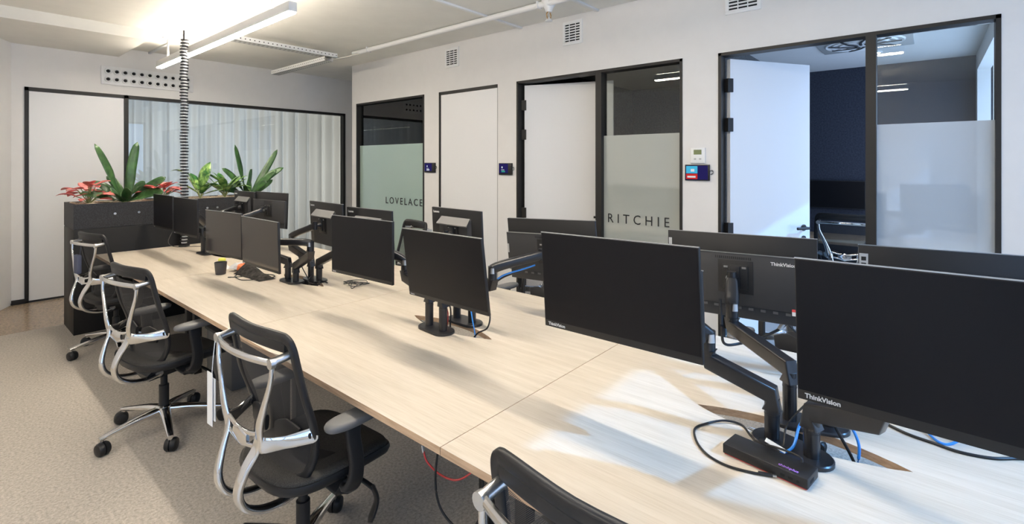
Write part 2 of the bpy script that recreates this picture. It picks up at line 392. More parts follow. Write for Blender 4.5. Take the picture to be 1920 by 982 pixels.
# --- perforated air vent on end wall
t = thing('perforated_vent', 'white wall vent with two rows of round black nozzles above the curtained glass', 'air vent', (1.36, WY, 2.58))
MB().box(0, 1.00, -.018, 0, 0, .232, .004).build('vent_panel', M['white'], t)
for i in range(11):
    for j in range(2):
        c = (.065+i*.0865, -.018, .065+j*.10)
        nz = MB().lathe(c, [(.035, 0), (.037, -.012), (.032, -.018), (.024, -.016), (.021, -.006)], 18, 'y').build('nozzle', M['white'], t)
        MB().lathe(c, [(.0001, -.0165), (.019, -.016), (.019, -.013)], 16, 'y').build('nozzle_opening', M['dark'], nz)

# --- small wall vents on right wall
def wall_vent(y0, y1, z0, z1, label):
    t = thing('wall_vent', label, 'air vent', (WX, (y0+y1)/2, z0), group='square white wall vents')
    h_, w_ = z1-z0, y1-y0; b_ = .026
    MB().box(-.012, 0, -w_/2, w_/2, 0, b_, .002).box(-.012, 0, -w_/2, w_/2, h_-b_, h_, .002).box(-.012, 0, -w_/2, -w_/2+b_, b_, h_-b_).box(-.012, 0, w_/2-b_, w_/2, b_, h_-b_).build('vent_frame', M['white'], t)
    MB().box(-.003, -.001, -w_/2+b_, w_/2-b_, b_, h_-b_).build('vent_opening', M['dark'], t)
    s = MB(); n_ = 7
    for k in range(n_+1):
        z = b_+(h_-2*b_)*k/n_
        s.box(-.010, -.004, -w_/2+b_, w_/2-b_, z-.006, z+.006)
    s.box(-.011, -.003, .033, .039, b_, h_-b_).box(-.011, -.003, -.039, -.033, b_, h_-b_)
    s.build('louvre', M['white'], t)
wall_vent(4.325, 4.565, 2.765, 3.0, 'square white louvred vent above the closed white door')
wall_vent(2.585, 2.81, 2.77, 3.005, 'square white louvred vent above the RITCHIE room opening')
wall_vent(.985, 1.245, 2.775, 3.01, 'square white louvred vent at the top edge above the large open doorway')

# --- room booking tablets and thermostat
def tablet(y0, y1, z0, z1, label, style):
    yc_, zc = (y0+y1)/2, (z0+z1)/2; wd, hh = (y0-y1), z1-z0
    t = thing('booking_tablet', label, 'tablet', (WX, yc_, zc), group='room booking tablets')
    MB().box(-.022, 0, -wd/2, wd/2, -hh/2, hh/2, .004).build('tablet_case', M['blackp'], t)
    MB().tube([(-.012, -wd/2, .012), (-.014, -wd/2-.022, .018), (-.014, -wd/2-.026, -.004), (-.008, -wd/2-.006, -.014)], .003).build('cable_loop', M['blackp'], t)
    MB().box(-.0235, -.022, (-wd/2+.012 if style == 1 else -wd*.22), wd/2-.008, -hh/2+(.008 if style == 1 else .020), hh/2-.008).build('tablet_screen', M['screenblue'], t)
    if style == 1:
        w2 = wd*.30
        s = MB().box(-.0245, -.0235, -.005, wd/2-.012, -.006, hh/2-.012); s.build('screen_picture', M['screencyan'], t)
        MB().box(-.0245, -.0235, -.005, wd/2-.012, -hh/2+.012, -.010).build('screen_banner', M['screenred'], t)
        MB().box(-.0252, -.0245, .01, wd/2-.022, -hh/2+.024, -.028).box(-.0252, -.0245, .02, .05, .008, .03).build('screen_field', M['screenwhite'], t)
    else:
        MB().box(-.0245, -.0235, .0, .052, -.035, -.020).build('screen_field', M['screengreen' if style == 2 else 'screenwhite'], t)
        MB().box(-.0245, -.0235, .01, .055, -.012, -.007).box(-.0245, -.0235, .035, .05, .008, .028).build('screen_text', M['screenwhite'], t)
tablet(4.945, 4.745, 1.475, 1.60, 'black booking tablet with blue screen between LOVELACE glass and closed door', 3)
tablet(3.665, 3.475, 1.465, 1.595, 'black booking tablet with a small green field, right of the closed door', 2)
tablet(1.567, 1.366, 1.45, 1.582, 'black booking tablet with a cyan and red screen below the thermostat', 1)
t = thing('thermostat', 'white wall thermostat with small green display above the booking tablet', 'thermostat', (WX, 1.463, 1.657))
MB().box(-.016, 0, -.06, .06, -.064, .064, .004).build('thermostat_body', M['white'], t)
MB().box(-.0175, -.016, -.032, .032, .008, .048).build('display', M['lcd'], t)
for yy in (-.03, .012): MB().box(-.0175, -.016, yy, yy+.018, -.035, -.022).build('button', M['lightgrey'], t)

# ------------------------------------------------------------------ ceiling fittings
g = 'linear pendant lamps'
def pendant(x, y0, y1, label):
    t = thing('linear_pendant_lamp', label, 'ceiling lamp', (x, y0, 2.74), group=g); Lg = y1-y0
    MB().box(-.032, .032, 0, Lg, .012, .085, .002).build('lamp_housing', M['white'], t)
    MB().box(-.027, .027, .01, Lg-.01, 0, .012).build('lamp_diffuser', M['tube'], t)
    MB().box(-.018, .018, .03, Lg-.03, .0855, .089).build('uplight_strip', M['tubeup'], t)
    for yy in (.35, Lg-.35):
        MB().box(-.05, .05, yy-.02, yy+.02, .298, .32).box(-.006, .006, yy-.02, yy+.02, .085, .30).build('bracket', M['white'], t)
pendant(1.78, 3.70, 7.12, 'lit white linear lamp hanging over the far end of the desks')
pendant(1.78, .2, 2.93, 'lit white linear lamp hanging over the near end of the desks')
pendant(-1.5, 3.9, 5.4, 'lit white linear lamp left of the desks, only mirrored in the glass')
pendant(-1.5, .25, 3.2, 'lit white linear lamp to the left of the photographer, only mirrored in the glass')
tag(MB().box(1.845, 1.875, 2.2, 7.86, 3.035, 3.06, .003).build('ceiling_conduit', M['white']), 'thin white surface conduit running above the lit linear lamp', 'conduit')
t = thing('ceiling_pipe', 'white round pipe running along the ceiling beside the glass rooms', 'pipe', (3.57, -1.2, 3.027))
MB().cyl((0, 0, 0), (0, 6.95, 0), .028).build('pipe', M['white'], t)
for yy in (.9, 3.9, 6.6): MB().box(-.034, .034, yy, yy+.02, -.031, .033, .003).build('pipe_clip', M['white'], t)
for y_, x0, lb in ((3.36, 2.2, 'white ceiling joint strip crossing the pipe, nearer the far end'), (2.42, 2.2, 'white ceiling joint strip beside the sprinkler')):
    tag(MB().box(x0, WX, y_-.018, y_+.018, 3.04, 3.06, .002).build('ceiling_joint_strip', M['white']), lb, 'ceiling strip', 'ceiling joint strips')
def tray(name, L_, label, loc, rotz):
    t = thing(name, label, 'cable tray', loc, (0, 0, rotz), group='perforated white cable trays'); W_ = .115
    MB().box(0, L_, -W_/2, -W_/2+.003, 0, .055).box(0, L_, W_/2-.003, W_/2, 0, .055).build('tray_side', M['white'], t)
    MB().box(0, L_, -W_/2, W_/2, 0, .003).build('tray_base', M['galv'], t)
    h = MB(); k = int(L_/.05)
    for i in range(k):
        x = .03+i*.05
        h.box(x, x+.011, -W_/2-.0012, -W_/2-.0002, .024, .035)
        h.box(x, x+.024, -.036, -.028, -.0012, -.0002).box(x+.012, x+.036, .018, .026, -.0012, -.0002)
    h.build('perforation', M['dark'], t)
    return t
tray('cable_tray', 1.35, 'perforated white cable tray crossing towards the right end of the lit lamp', (2.02, 5.86, 2.945), 0)
tray('cable_tray', 1.5, 'perforated white cable tray running from the end wall under the other tray', (3.24, 7.28, 2.94-.06), -PI/2)
tag(MB().tube([(3.2, 7.2, 2.92), (3.26, 6.6, 2.915), (3.28, 6.0, 2.92), (3.45, 5.75, 2.96), (3.57, 5.6, 3.01)], .012).build('ceiling_cable', M['galv']), 'grey cable lying along the far cable tray and rising to the pipe', 'cable')
t = thing('sprinkler', 'white ceiling sprinkler head with brass frame by the pipe', 'sprinkler', (3.60, 2.62, 3.06))
t.scale = (1.5, 1.5, 1.5)
MB().lathe((0, 0, 0), [(.045, 0), (.045, -.02), (.025, -.05), (.018, -.07)], 16).build('sprinkler_body', M['white'], t)
MB().sweep([(-.012, 0, -.07), (-.022, 0, -.09), (-.008, 0, -.118)], .003, .003).sweep([(.012, 0, -.07), (.022, 0, -.09), (.008, 0, -.118)], .003, .003).build('sprinkler_frame', M['brass'], t)
MB().lathe((0, 0, 0), [(.004, -.10), (.022, -.122), (.022, -.125), (.002, -.128)], 14).build('deflector', M['white'], t)
# cassette unit and downlight in the large meeting room
t = thing('ceiling_cassette', 'square grey ceiling air diffuser with round centre in the large meeting room', 'air vent', (5.62, .47, 2.73))
MB().box(-.36, .36, -.36, .36, -.018, 0, .004).build('cassette_panel', M['lightgrey'], t)
MB().lathe((0, 0, 0), [(.31, -.018), (.30, -.03), (.26, -.022), (.25, -.034), (.2, -.024), (.19, -.038), (.12, -.03), (.02, -.042)], 32).build('round_diffuser', M['white'], t)
fn = MB()
for k in range(9): a = k*2*PI/9; fn.sweep([(.05*math.cos(a), .05*math.sin(a), -.045), (.16*math.cos(a+.3), .16*math.sin(a+.3), -.042), (.28*math.cos(a+.5), .28*math.sin(a+.5), -.036)], .012, .004)
fn.build('diffuser_blade', M['charcoal'], t)
t = thing('downlight', 'small lit round downlight in the large meeting room ceiling', 'ceiling lamp', (6.25, .42, 2.73))
MB().lathe((0, 0, 0), [(.055, 0), (.055, -.01), (.04, -.012), (.04, -.004)], 20).build('downlight_ring', M['white'], t)
MB().lathe((0, 0, 0), [(.0001, -.006), (.04, -.007), (.04, -.005)], 20).build('downlight_lens', M['spot'], t)

# lockers on the left wall (seen mirrored in the glass)
mid = L0+(L1-L0)*.86; ang = math.atan2(-dv.y, -dv.x)
t = thing('locker_bank', 'bank of white lockers against the left wall, mirrored in the glass', 'lockers', (mid.x-nv.x*.23, mid.y-nv.y*.23, 0), (0, 0, ang))
MB().box(-.85, .85, -.2, .2, 0, 2.0, .004).build('locker_body', M['white'], t)
for i in range(4):
    for j in range(5):
        d_ = MB().box(-.84+i*.42, -.84+i*.42+.405, -.218, -.2, .08+j*.38, .08+j*.38+.365, .003).build('locker_door', M['door'], t)
        MB().box(-.84+i*.42+.19, -.84+i*.42+.21, -.224, -.218, .08+j*.38+.16, .08+j*.38+.21).build('locker_lock', M['charcoal'], d_)

# ------------------------------------------------------------------ bench desks
DZ, DX0, DX1, DXC = .73, 1.0, 2.545, 1.775
def slot_arc(yc_, half=.30, n=14, s=1, w_=.072):
    """pointed-lens cable opening in the middle of a worktop"""
    return [(DXC+s*w_*(max(0, math.sin(PI*k/n))**.85 if 0 < k < n else 0), yc_-half+2*half*k/n) for k in range(n+1)]
def desk(y0, y1, label, legs=True):
    yc_ = (y0+y1)/2 if y1-y0 < 1.65 else y0+.8
    yc_ = {2: .32}.get(0, yc_)
    t = thing('bench_desk', label, 'desk', (DXC, (y0+y1)/2, 0), group='pale oak bench desks joined in a row')
    e = .0012
    def top(z0, z1, name, m):
        b_ = MB()
        for s, xe in ((-1, DX0), (1, DX1)):
            arc = slot_arc(yc_, s=s)
            poly = [(xe, y0+e), (DXC, y0+e)]+arc+[(DXC, y1-e), (xe, y1-e)]
            lo = [b_.b.verts.new((x, y, z0)) for x, y in poly]; hi = [b_.b.verts.new((x, y, z1)) for x, y in poly]
            b_.b.faces.new(hi if s < 0 else hi[::-1]); b_.b.faces.new(lo[::-1] if s < 0 else lo); n_ = len(poly)
            for i in range(n_):
                j = (i+1) % n_
                if i in (1, len(arc)+1): continue
                b_.b.faces.new((lo[i], lo[j], hi[j], hi[i]))
        bmesh.ops.remove_doubles(b_.b, verts=b_.b.verts[:], dist=1e-5)
        return b_.build(name, m, t, world=True)
    o = top(DZ-.025, DZ, 'worktop', M['oak'])
    o.data.materials.append(M['oakedge'])
    for p in o.data.polygons:
        if abs(p.normal.z) < .5: p.material_index = 1
    leg = MB()
    for yy in (y0+.06, y1-.11):
        for x in (DX0+.28, DX1-.33):
            MB().box(x, x+.05, yy, yy+.05, .0, DZ-.06, .003).build('leg', M['black'], t, world=True)
        leg.box(DX0+.26, DX1-.26, yy, yy+.05, DZ-.065, DZ-.025)
    leg.box(DX0+.3, DX0+.34, y0+.06, y1-.06, DZ-.065, DZ-.026).box(DX1-.34, DX1-.3, y0+.06, y1-.06, DZ-.065, DZ-.026)
    leg.build('under_frame', M['black'], t, world=True)
    tr = MB().box(DXC-.16, DXC+.16, y0+.15, y1-.15, .49, .493).box(DXC-.16, DXC-.157, y0+.15, y1-.15, .49, .56).box(DXC+.157, DXC+.16, y0+.15, y1-.15, .49, .56)
    for yy in (y0+.2, y1-.2): tr.box(DXC-.155, DXC-.145, yy, yy+.02, .55, DZ-.066).box(DXC+.145, DXC+.155, yy, yy+.02, .55, DZ-.066)
    tr.build('cable_basket', M['charcoal'], t, world=True)
    return t
desk(-.465, 1.135, 'nearest oak bench desk, with the black docking station on it')
desk(1.135, 2.735, 'oak bench desk behind the nearest one, joined at the visible seam')
desk(2.735, 4.335, 'oak bench desk carrying the black cup and crumpled cloth')
desk(4.335, 6.015, 'farthest oak bench desk, against the black planter')

# ------------------------------------------------------------------ monitors
def Mrot(yaw, tilt, roll):
    return Matrix.Rotation(R(yaw), 4, 'Z') @ Matrix.Rotation(R(tilt), 4, 'X') @ Matrix.Rotation(R(roll), 4, 'Y')
MON = {}
def monitor(key, label, grp, kind, pos, yaw, tilt, roll, mark=None, extra=None):
    w_, h_ = (.54, .325) if kind == 's' else (.58, .345)
    t = thing('monitor', label, 'monitor', pos, (0, 0, 0), grp); t.rotation_mode = 'QUATERNION'
    mx = Mrot(yaw, tilt, roll); t.rotation_quaternion = mx.to_quaternion()
    MON[key] = (Matrix.Translation(Vector(pos)) @ mx, .034)
    MB().box(-w_/2, w_/2, -.005, .009, -h_/2, h_/2, .0015).build('housing', M['blackp'], t)
    MB().box(-w_/2+.003, w_/2-.003, -.0058, -.005, -h_/2+(.018 if kind == 's' else .024), h_/2-.003).build('screen', M['screen_gloss' if key in ('F3', 'F4') else 'screen'], t)
    MB().box(-w_/2, w_/2, -.0062, .0, h_/2-.0005, h_/2+.0018).build('top_edge', M['trim'], t)['label'] = 'thin silver top edge'
    if kind == 's':
        b_ = MB(); x, zt, zb, yb = .155, .085, -.145, .034
        b_.ring_loft([[Vector(p) for p in ((-x-.012, .009, zb-.01), (x+.012, .009, zb-.01), (x+.012, .009, zt+.02), (-x-.012, .009, zt+.02))],
                      [Vector(p) for p in ((-x, yb, zb), (x, yb, zb), (x, yb, zt-.03), (-x, yb, zt-.03))]])
        b_.build('rear_cover', M['charcoal'], t, angle=20)
        MB().ring_loft([[Vector(p) for p in ((-x, .009, zt+.022), (x, .009, zt+.022), (x+.012, .050, zt-.022), (-x-.012, .050, zt-.022))],
                        [Vector(p) for p in ((-x, .009, zt+.016), (x, .009, zt+.016), (x+.012, .050, zt-.029), (-x-.012, .050, zt-.029))]]).build('rear_ledge_lamp_sheen', M['grey'], t, angle=20)  # paler than the cover: lamp reflection on its sloping top put into the colour
    else:
        b_ = MB().box(-w_/2+.003, w_/2-.003, .009, .032, -h_/2+.055, h_/2-.075, .004).box(-w_/2+.01, w_/2-.01, .009, .022, -h_/2+.004, -h_/2+.055, .003)
        b_.build('rear_cover', M['charcoal'], t)
        MB().box(-w_/2+.003, w_/2-.003, .026, .0335, h_/2-.077, h_/2-.0745).build('rear_lip', M['trim'], t)
        for k in range(9): MB().box(-.20+k*.045, -.182+k*.045, .022, .0235, -h_/2+.040, -h_/2+.050).build('port', M['grey'], t)
        vs = MB()
        for k in range(18): vs.box(-.06+k*.008, -.0565+k*.008, .0322, .0328, h_/2-.100, h_/2-.090)
        vs.build('vent_slots', M['dark'], t)
    MB().box(-.068, .068, .030, .0342, -.068, .068, .002).build('mount_recess', M['blackp'], t)
    bx, by = (-1, 0, 0), (0, 0, 1)
    if mark == 'Lenovo': text('logo', 'Lenovo', .023, bx, by, (w_/2-.018, .0095, h_/2-.036), M['logo'], t, bold=.0006)
    if mark == 'TV': text('logo', 'ThinkVision', .019, bx, by, (-w_/2+.158, .0322, h_/2-.112), M['logo'], t, bold=.0005)
    if kind == 'b' and yaw < 0: text('logo', 'ThinkVision', .0155, (1, 0, 0), by, (-w_/2+.016, -.0056, -h_/2+.007), M['logo'], t, bold=.0004)
    elif yaw < 0: text('logo', 'Lenovo', .010, (1, 0, 0), by, (-w_/2+.012, -.0056, -h_/2+.005), M['logo'], t)
    if extra:
        for nm, bxs, mt in extra:
            q_ = MB(); [q_.box(*e_) for e_ in bxs]; q_.build(nm, M[mt], t)
    return t
gf, gb = 'black monitors facing the near side of the desks', 'black monitors turned away, backs seen'
monitor('F1', 'black monitor leftmost of all, screen in front of the planter', gf, 's', (1.436, 5.604, 1.127), -88.5, .5, 0)
monitor('F2', 'black monitor second from left, in front of the striped cable spine', gf, 's', (1.434, 4.957, 1.125), -87.7, 0, 0)
monitor('F3', 'dark screen, brownish from a painted warm reflection, directly behind the black cup', gf, 's', (1.382, 3.946, 1.076), -84.7, .5, 0)
monitor('F4', 'angled screen with a pale desk reflection, above the crumpled cloth', gf, 's', (1.398, 3.364, 1.064), -89.3, 1.6, .3)
monitor('F5', 'dark front-facing monitor just right of the crossed arms', gf, 's', (1.507, 2.355, 1.133), -87.3, 0, 0)
monitor('F6', 'dark front-facing monitor tilted back, above the round-ended clamp bases', gf, 's', (1.469, 1.649, 1.125), -91.9, 7.2, -.5)
monitor('F7', 'large dark monitor in the middle foreground facing the near side', gf, 'b', (1.453, .795, 1.173), -91.5, 3.2, -.9)
monitor('F8', 'largest, nearest dark monitor cut off by the right edge', gf, 'b', (1.364, -.038, 1.193), -93.8, 1.0, -1.1)
monitor('B1', 'small-looking monitor back with its ledge, in front of the right end of the planter', gb, 's', (2.166, 5.57, 1.132), 89.3, -2.9, 0, 'Lenovo')
monitor('B2', 'flat monitor back against the pale curtain, below the right-hand spiky plant', gb, 'b', (2.197, 5.025, 1.129), 96, 2.0, 0)
monitor('B3', 'monitor back with ledge greyed as painted lamp sheen above the crossed black arms', gb, 's', (1.93, 3.47, 1.135), 86, -2.9, 0, 'Lenovo')
monitor('B4', 'monitor back whose top shows above the dark screen under LOVELACE', gb, 's', (1.98, 2.981, 1.113), 90.1, -2.9, 0, 'Lenovo')
monitor('B5', 'monitor back with ledge greyed as painted lamp sheen in front of the closed white door', gb, 's', (2.30, 2.44, 1.122), 84.4, -2.7, .3, 'Lenovo')
monitor('B6', 'wide monitor back below the half-open RITCHIE door, held by the cable-wrapped arm', gb, 'b', (2.185, 1.573, 1.116), 90.6, -4.2, 2.5, None,
        [('label_strip', [(.272, .284, .0335, .034, -.02, .03)], 'lightgrey')])
monitor('B7', 'wide monitor back lettered ThinkVision with a red and white sticker', gb, 'b', (2.19, .617, 1.122), 93.0, 1.5, 1.0, 'TV',
        [('sticker', [(-.258, -.205, .0325, .0335, -.112, -.102)], 'redl'), ('sticker_number', [(-.258, -.205, .0325, .0335, -.127, -.112)], 'whitep'),
         ('side_label', [(.272, .286, .0092, .0098, .11, .14)], 'lightgrey')])
monitor('B8', 'dark monitor back at the right edge with a grey speaker-like label', gb, 'b', (2.2, -.089, 1.13), 100.4, -2.9, 0, None,
        [('grey_label', [(.262, .288, .0092, .0104, .09, .145)], 'lightgrey'), ('label_mark', [(.268, .282, .0104, .0110, .12, .134), (.268, .282, .0104, .0110, .098, .112)], 'dark')])

# ------------------------------------------------------------------ dual monitor arms
def dual_arm(label, base, posts, arms, wrap=None, plate_r=.058):
    """base (x, y); posts [(x, y, top z)]; arms [(post index, elbow xyz, monitor key)]"""
    t = thing('dual_monitor_arm', label, 'monitor arm', (base[0], base[1], DZ), group='black dual monitor arms')
    P = [Vector((p[0], p[1], 0)) for p in posts]
    a, c = P[0], P[-1]; d = (c-a).normalized(); s = Vector((-d.y, d.x, 0)); poly = []
    for k in range(13): an = PI*k/12; poly.append(a+s*plate_r*math.cos(an)-d*plate_r*math.sin(an))
    for k in range(13): an = PI*k/12; poly.append(c-s*plate_r*math.cos(an)+d*plate_r*math.sin(an))
    MB().ring_loft([[p+Vector((0, 0, z)) for p in poly] for z in (DZ+.0005, DZ+.010)]+[[(p-(a+c)/2)*.97+(a+c)/2+Vector((0, 0, DZ+.013)) for p in poly]]).build('base_plate', M['satin'], t, world=True)
    for x, y, zt in posts:
        MB().cyl((x, y, DZ+.012), (x, y, zt), .0215, seg=20).cyl((x, y, zt-.05), (x, y, zt-.047), .0225, seg=20).build('post', M['satin'], t, world=True)
    for pi, el, key in arms:
        x, y, zt = posts[pi]; mx, th_ = MON[key]; el = Vector(el)
        mp = mx @ Vector((0, .037, 0)); nrm = (mx.to_3x3() @ Vector((0, 1, 0))).normalized()
        st = Vector((x, y, zt)); hub = mp+nrm*.055
        # lower boom: rises from post to elbow
        hd = (el-st); hd.z = 0; hd = hd.normalized() if hd.length > 1e-4 else Vector((0, 1, 0))
        lo = MB().sweep([st+Vector((0, 0, -.035)), st+Vector((0, 0, .012)), el-hd*.004+Vector((0, 0, -.055)), el+Vector((0, 0, -.02))],
                        .022, .026, up=(-hd.x, -hd.y, .01), n=1, seg=16, sq=9)
        lb = lo.build('lower_arm', M['satin'], t, world=True, angle=45)
        MB().cyl(el+Vector((0, 0, -.03)), el+Vector((0, 0, .045)), .023, seg=18).build('elbow', M['satin'], t, world=True)
        up_ = MB(); e2 = el+Vector((0, 0, .03)); dd = (hub-e2); 
        up_.sweep([e2, e2+dd*.2+Vector((0, 0, .006)), e2+dd*.85, hub], [.024, .027, .024, .019], .023, n=3, seg=12, sq=4)
        up_.build('upper_arm', M['satin'], t, world=True, angle=45)
        cp = MB(); L_ = dd.length; du = dd.normalized()
        if L_ > .12: cp.sweep([e2+dd*.3+Vector((0, 0, .0215)), e2+dd*.75+Vector((0, 0, .0215))], .012, .002, n=1)
        if L_ > .12: cp.build('arm_cover_strip', M['charcoal'], t, world=True)
        hd_ = MB().cyl(hub+Vector((0, 0, -.028)), hub+Vector((0, 0, .03)), .018).cyl(hub, mp+nrm*.005, .014, .02)
        hd_.lathe(hub, [(.0001, 0), (.001, 0)], 8) if False else None
        hd_.build('tilt_head', M['satin'], t, world=True)
        r3 = mx.to_3x3(); q_ = MB().box(-.05, .05, .0355, .042, -.05, .05, .003)
        q_.box(-.02, .02, .042, .052, -.045, .045, .003); q_.mv(mx); q_.build('mounting_plate', M['blackp'], t, world=True)
        for sx in (-.035, .035):
            q_ = MB().box(sx-.008, sx+.008, .042, .044, .036, .044); q_.mv(mx); q_.build('plate_screw', M['alu'], t, world=True)
        q_ = MB().sweep([el+Vector((-.0205, -.0175, .040)), el+Vector((-.0205, -.0175, .012))], [.009, .011], .004, up=(-.76, -.65, 0), n=1, sq=3); q_.build('joint_badge', M['alu'], t, world=True)
        q_ = MB().cyl(hub+Vector((0, 0, .0))+nrm*.0+hd*.018, hub+hd*.026, .011); q_.build('tension_knob', M['alu'], t, world=True)
    return t
dual_arm('far front double arm, partly behind the second monitor from left', (1.69, 5.27), [(1.69, 5.33, .93), (1.69, 5.21, .90)],
         [(0, (1.66, 5.53, 1.02), 'F1'), (1, (1.62, 5.03, 1.00), 'F2')])
dual_arm('far rear double arm behind the brownish screen', (1.87, 5.27), [(1.87, 5.33, .90), (1.87, 5.21, .90)],
         [(0, (1.92, 5.52, 1.05), 'B1'), (1, (1.93, 5.05, 1.03), 'B2')])
dual_arm('front double arm with crossing booms right of the screen with the pale reflection', (1.70, 3.55), [(1.70, 3.61, .86), (1.70, 3.49, .84)],
         [(0, (1.60, 3.80, .98), 'F3'), (1, (1.66, 3.20, 1.02), 'F4')])
dual_arm('rear double arm of the crossed pair, holding the two monitor backs', (1.83, 3.46), [(1.83, 3.52, .86), (1.83, 3.40, .86)],
         [(0, (1.80, 3.76, 1.0), 'B3'), (1, (1.83, 3.16, 1.02), 'B4')])
dual_arm('front double arm on a round-ended base under the tilted middle screen', (1.69, 1.95), [(1.695, 2.01, .90), (1.685, 1.89, .90)],
         [(0, (1.70, 2.22, 1.02), 'F5'), (1, (1.68, 1.76, 1.0), 'F6')])
dual_arm('rear double arm with blue cable strapped along its boom', (1.87, 1.93), [(1.875, 1.99, .90), (1.872, 1.87, .90)],
         [(0, (2.10, 2.15, 1.0), 'B5'), (1, (1.86, 1.71, 1.02), 'B6')])
dual_arm('nearest front double arm behind the docking station', (1.675, .32), [(1.69, .374, .865), (1.656, .262, .86)],
         [(0, (1.68, .565, .99), 'F7'), (1, (1.60, .10, .97), 'F8')])
dual_arm('nearest rear double arm rising to the ThinkVision monitor back', (1.87, .31), [(1.85, .356, .90), (1.89, .250, .88)],
         [(0, (2.06, .60, 1.00), 'B7'), (1, (2.02, .06, .97), 'B8')])

# ------------------------------------------------------------------ cables and small things on the desks
def cable(name, label, pts, r, m='blackp', cat='cable', grp=None, plug=None):
    if plug:
        t = thing(name, label, cat, pts[0], group=grp)
        MB().tube(pts, r, n=8).build('cord', M[m], t, world=True)
        for p, q_, rr, mm in plug: MB().sweep([p, q_], rr, rr*.6, n=1, sq=4).build('plug', M[mm], t, world=True)
        return t
    return tag(MB().tube(pts, r, n=8).build(name, M[m]), label, cat, grp)
z = DZ+.004
cable('docking_cable', 'black cable looping left of the docking station, ending in a silver plug',
      [(1.60, .33, z), (1.66, .42, z), (1.72, .47, z), (1.705, .52, z+.004), (1.66, .56, z), (1.60, .58, z), (1.53, .55, z), (1.48, .50, z), (1.462, .44, z), (1.475, .375, z), (1.488, .352, z)], .0035,
      plug=[((1.482, .362, z+.001), (1.496, .330, z+.001), .006, 'blackp'), ((1.496, .330, z+.001), (1.500, .321, z+.001), .0045, 'alu')])
cable('blue_network_cable', 'bright blue cable arching between the nearest arm posts',
      [(1.62, .42, z+.01), (1.60, .36, z+.004), (1.64, .31, z+.02), (1.71, .30, .80), (1.75, .26, .845), (1.775, .20, .83), (1.775, .16, .76), (1.77, .17, .66)], .004, 'blue')
cable('power_cord', 'black cable drooping down through the nearest desk opening', [(1.74, .30, .90), (1.76, .25, .86), (1.77, .21, .78), (1.775, .17, .70), (1.775, .12, .56)], .0045)
cable('video_cable', 'black cable looping down behind the nearest arm posts', [(1.70, .16, .95), (1.73, .19, .92), (1.76, .24, .88), (1.78, .27, .80), (1.775, .28, .70), (1.77, .28, .55)], .004)
cable('display_cord', 'black cable curling from behind the posts down over the docking station', [(1.73, .28, .87), (1.68, .33, .80), (1.62, .33, .76), (1.57, .36, .775), (1.545, .33, .79), (1.52, .27, .80), (1.515, .262, .788)], .003)
cable('long_power_cable', 'long black cable crossing the desk under the nearest monitor to the right edge',
      [(1.80, .27, z), (1.95, .25, z), (2.079, .203, z), (2.05, .13, z), (2.005, .056, z), (1.99, -.01, z), (1.979, -.069, z), (2.00, -.14, z), (2.054, -.207, z), (2.1, -.3, z)], .0045)
cable('navy_cable', 'dark blue cable hanging in a shallow bow under the nearest monitor', [(2.08, .05, .79), (2.06, .01, .74), (2.01, -.02, z), (2.02, -.05, z), (2.06, -.085, .76), (2.10, -.12, .83)], .004, 'blue')
cable('monitor_power_cable', 'black cable from the ThinkVision monitor back curving left with a pale plug',
      [(2.20, .45, 1.0), (2.22, .44, .95), (2.18, .50, .90), (2.10, .58, .87), (2.03, .62, .88), (2.0, .62, .95), (2.04, .64, 1.05)], .0055, plug=[((2.222, .44, .965), (2.205, .462, .925), .010, 'lightgrey')])
cable('monitor_signal_cable', 'thin dark cable falling right from the ThinkVision monitor back', [(2.20, .46, 1.0), (2.23, .42, .93), (2.28, .34, .86), (2.30, .22, .82), (2.25, .10, .78)], .0045)
cable('blue_arm_cable', 'blue cable strapped under the boom of the middle rear arm', [(1.87, 1.90, .88), (1.87, 1.80, .94), (1.87, 1.71, .985), (1.93, 1.69, 1.012), (2.03, 1.65, 1.030), (2.10, 1.62, 1.045)], .0042, 'blue')
cable('black_arm_cable', 'black cable hanging beside the blue one on the middle rear arm', [(1.88, 1.90, .80), (1.89, 1.80, .90), (1.885, 1.72, .97), (1.95, 1.70, 1.00), (2.05, 1.66, 1.02)], .005)
for i, (p, lb) in enumerate([([(1.72, 1.70, .93), (1.78, 1.66, .86), (1.76, 1.65, .79), (1.77, 1.73, .74), (1.775, 1.80, .66)], 'black cable curving right of the round-ended clamp bases'),
                         ([(1.70, 1.93, .92), (1.76, 1.92, .84), (1.77, 1.93, .72), (1.77, 1.93, .6)], 'black cable between the clamp bases under the tilted middle screen')]):
    cable('arm_cable', lb, p, .004)
cable('red_cable', 'short red cable standing between the middle clamp bases', [(1.75, 1.95, .86), (1.755, 1.93, .80), (1.77, 1.96, .70)], .003, 'redc')
cable('thin_blue_cable', 'thin blue cable dropping into the middle desk opening', [(1.79, 1.80, .86), (1.775, 1.77, .80), (1.775, 1.75, .72), (1.775, 1.74, .6)], .003, 'blue')
for i, (p, lb) in enumerate([([(1.70, 3.46, .95), (1.72, 3.44, .85), (1.76, 3.42, .75), (1.775, 3.42, .65)], 'left of two thin black cables dropping between the crossed arms'),
                         ([(1.78, 3.44, .95), (1.76, 3.40, .85), (1.78, 3.39, .75), (1.775, 3.38, .65)], 'right of two thin black cables dropping between the crossed arms')]):
    cable('arm_cable', lb, p, .0035)
pts = []
for k in range(26): a = k*.9; pts.append((1.95+.05*math.sin(a*1.3)+.004*k-.05, 3.10+.09*math.cos(a)+.002*k, z+.003*(k % 4)))
cable('coiled_cable', 'tangle of thin grey cable on the desk beside the crossed arms', pts, .0025, 'charcoal')
pts = [(1.84, 3.30, z), (1.80, 3.38, z+.02), (1.78, 3.30, z), (1.76, 3.42, z), (1.80, 3.46, z+.03), (1.77, 3.36, z)]
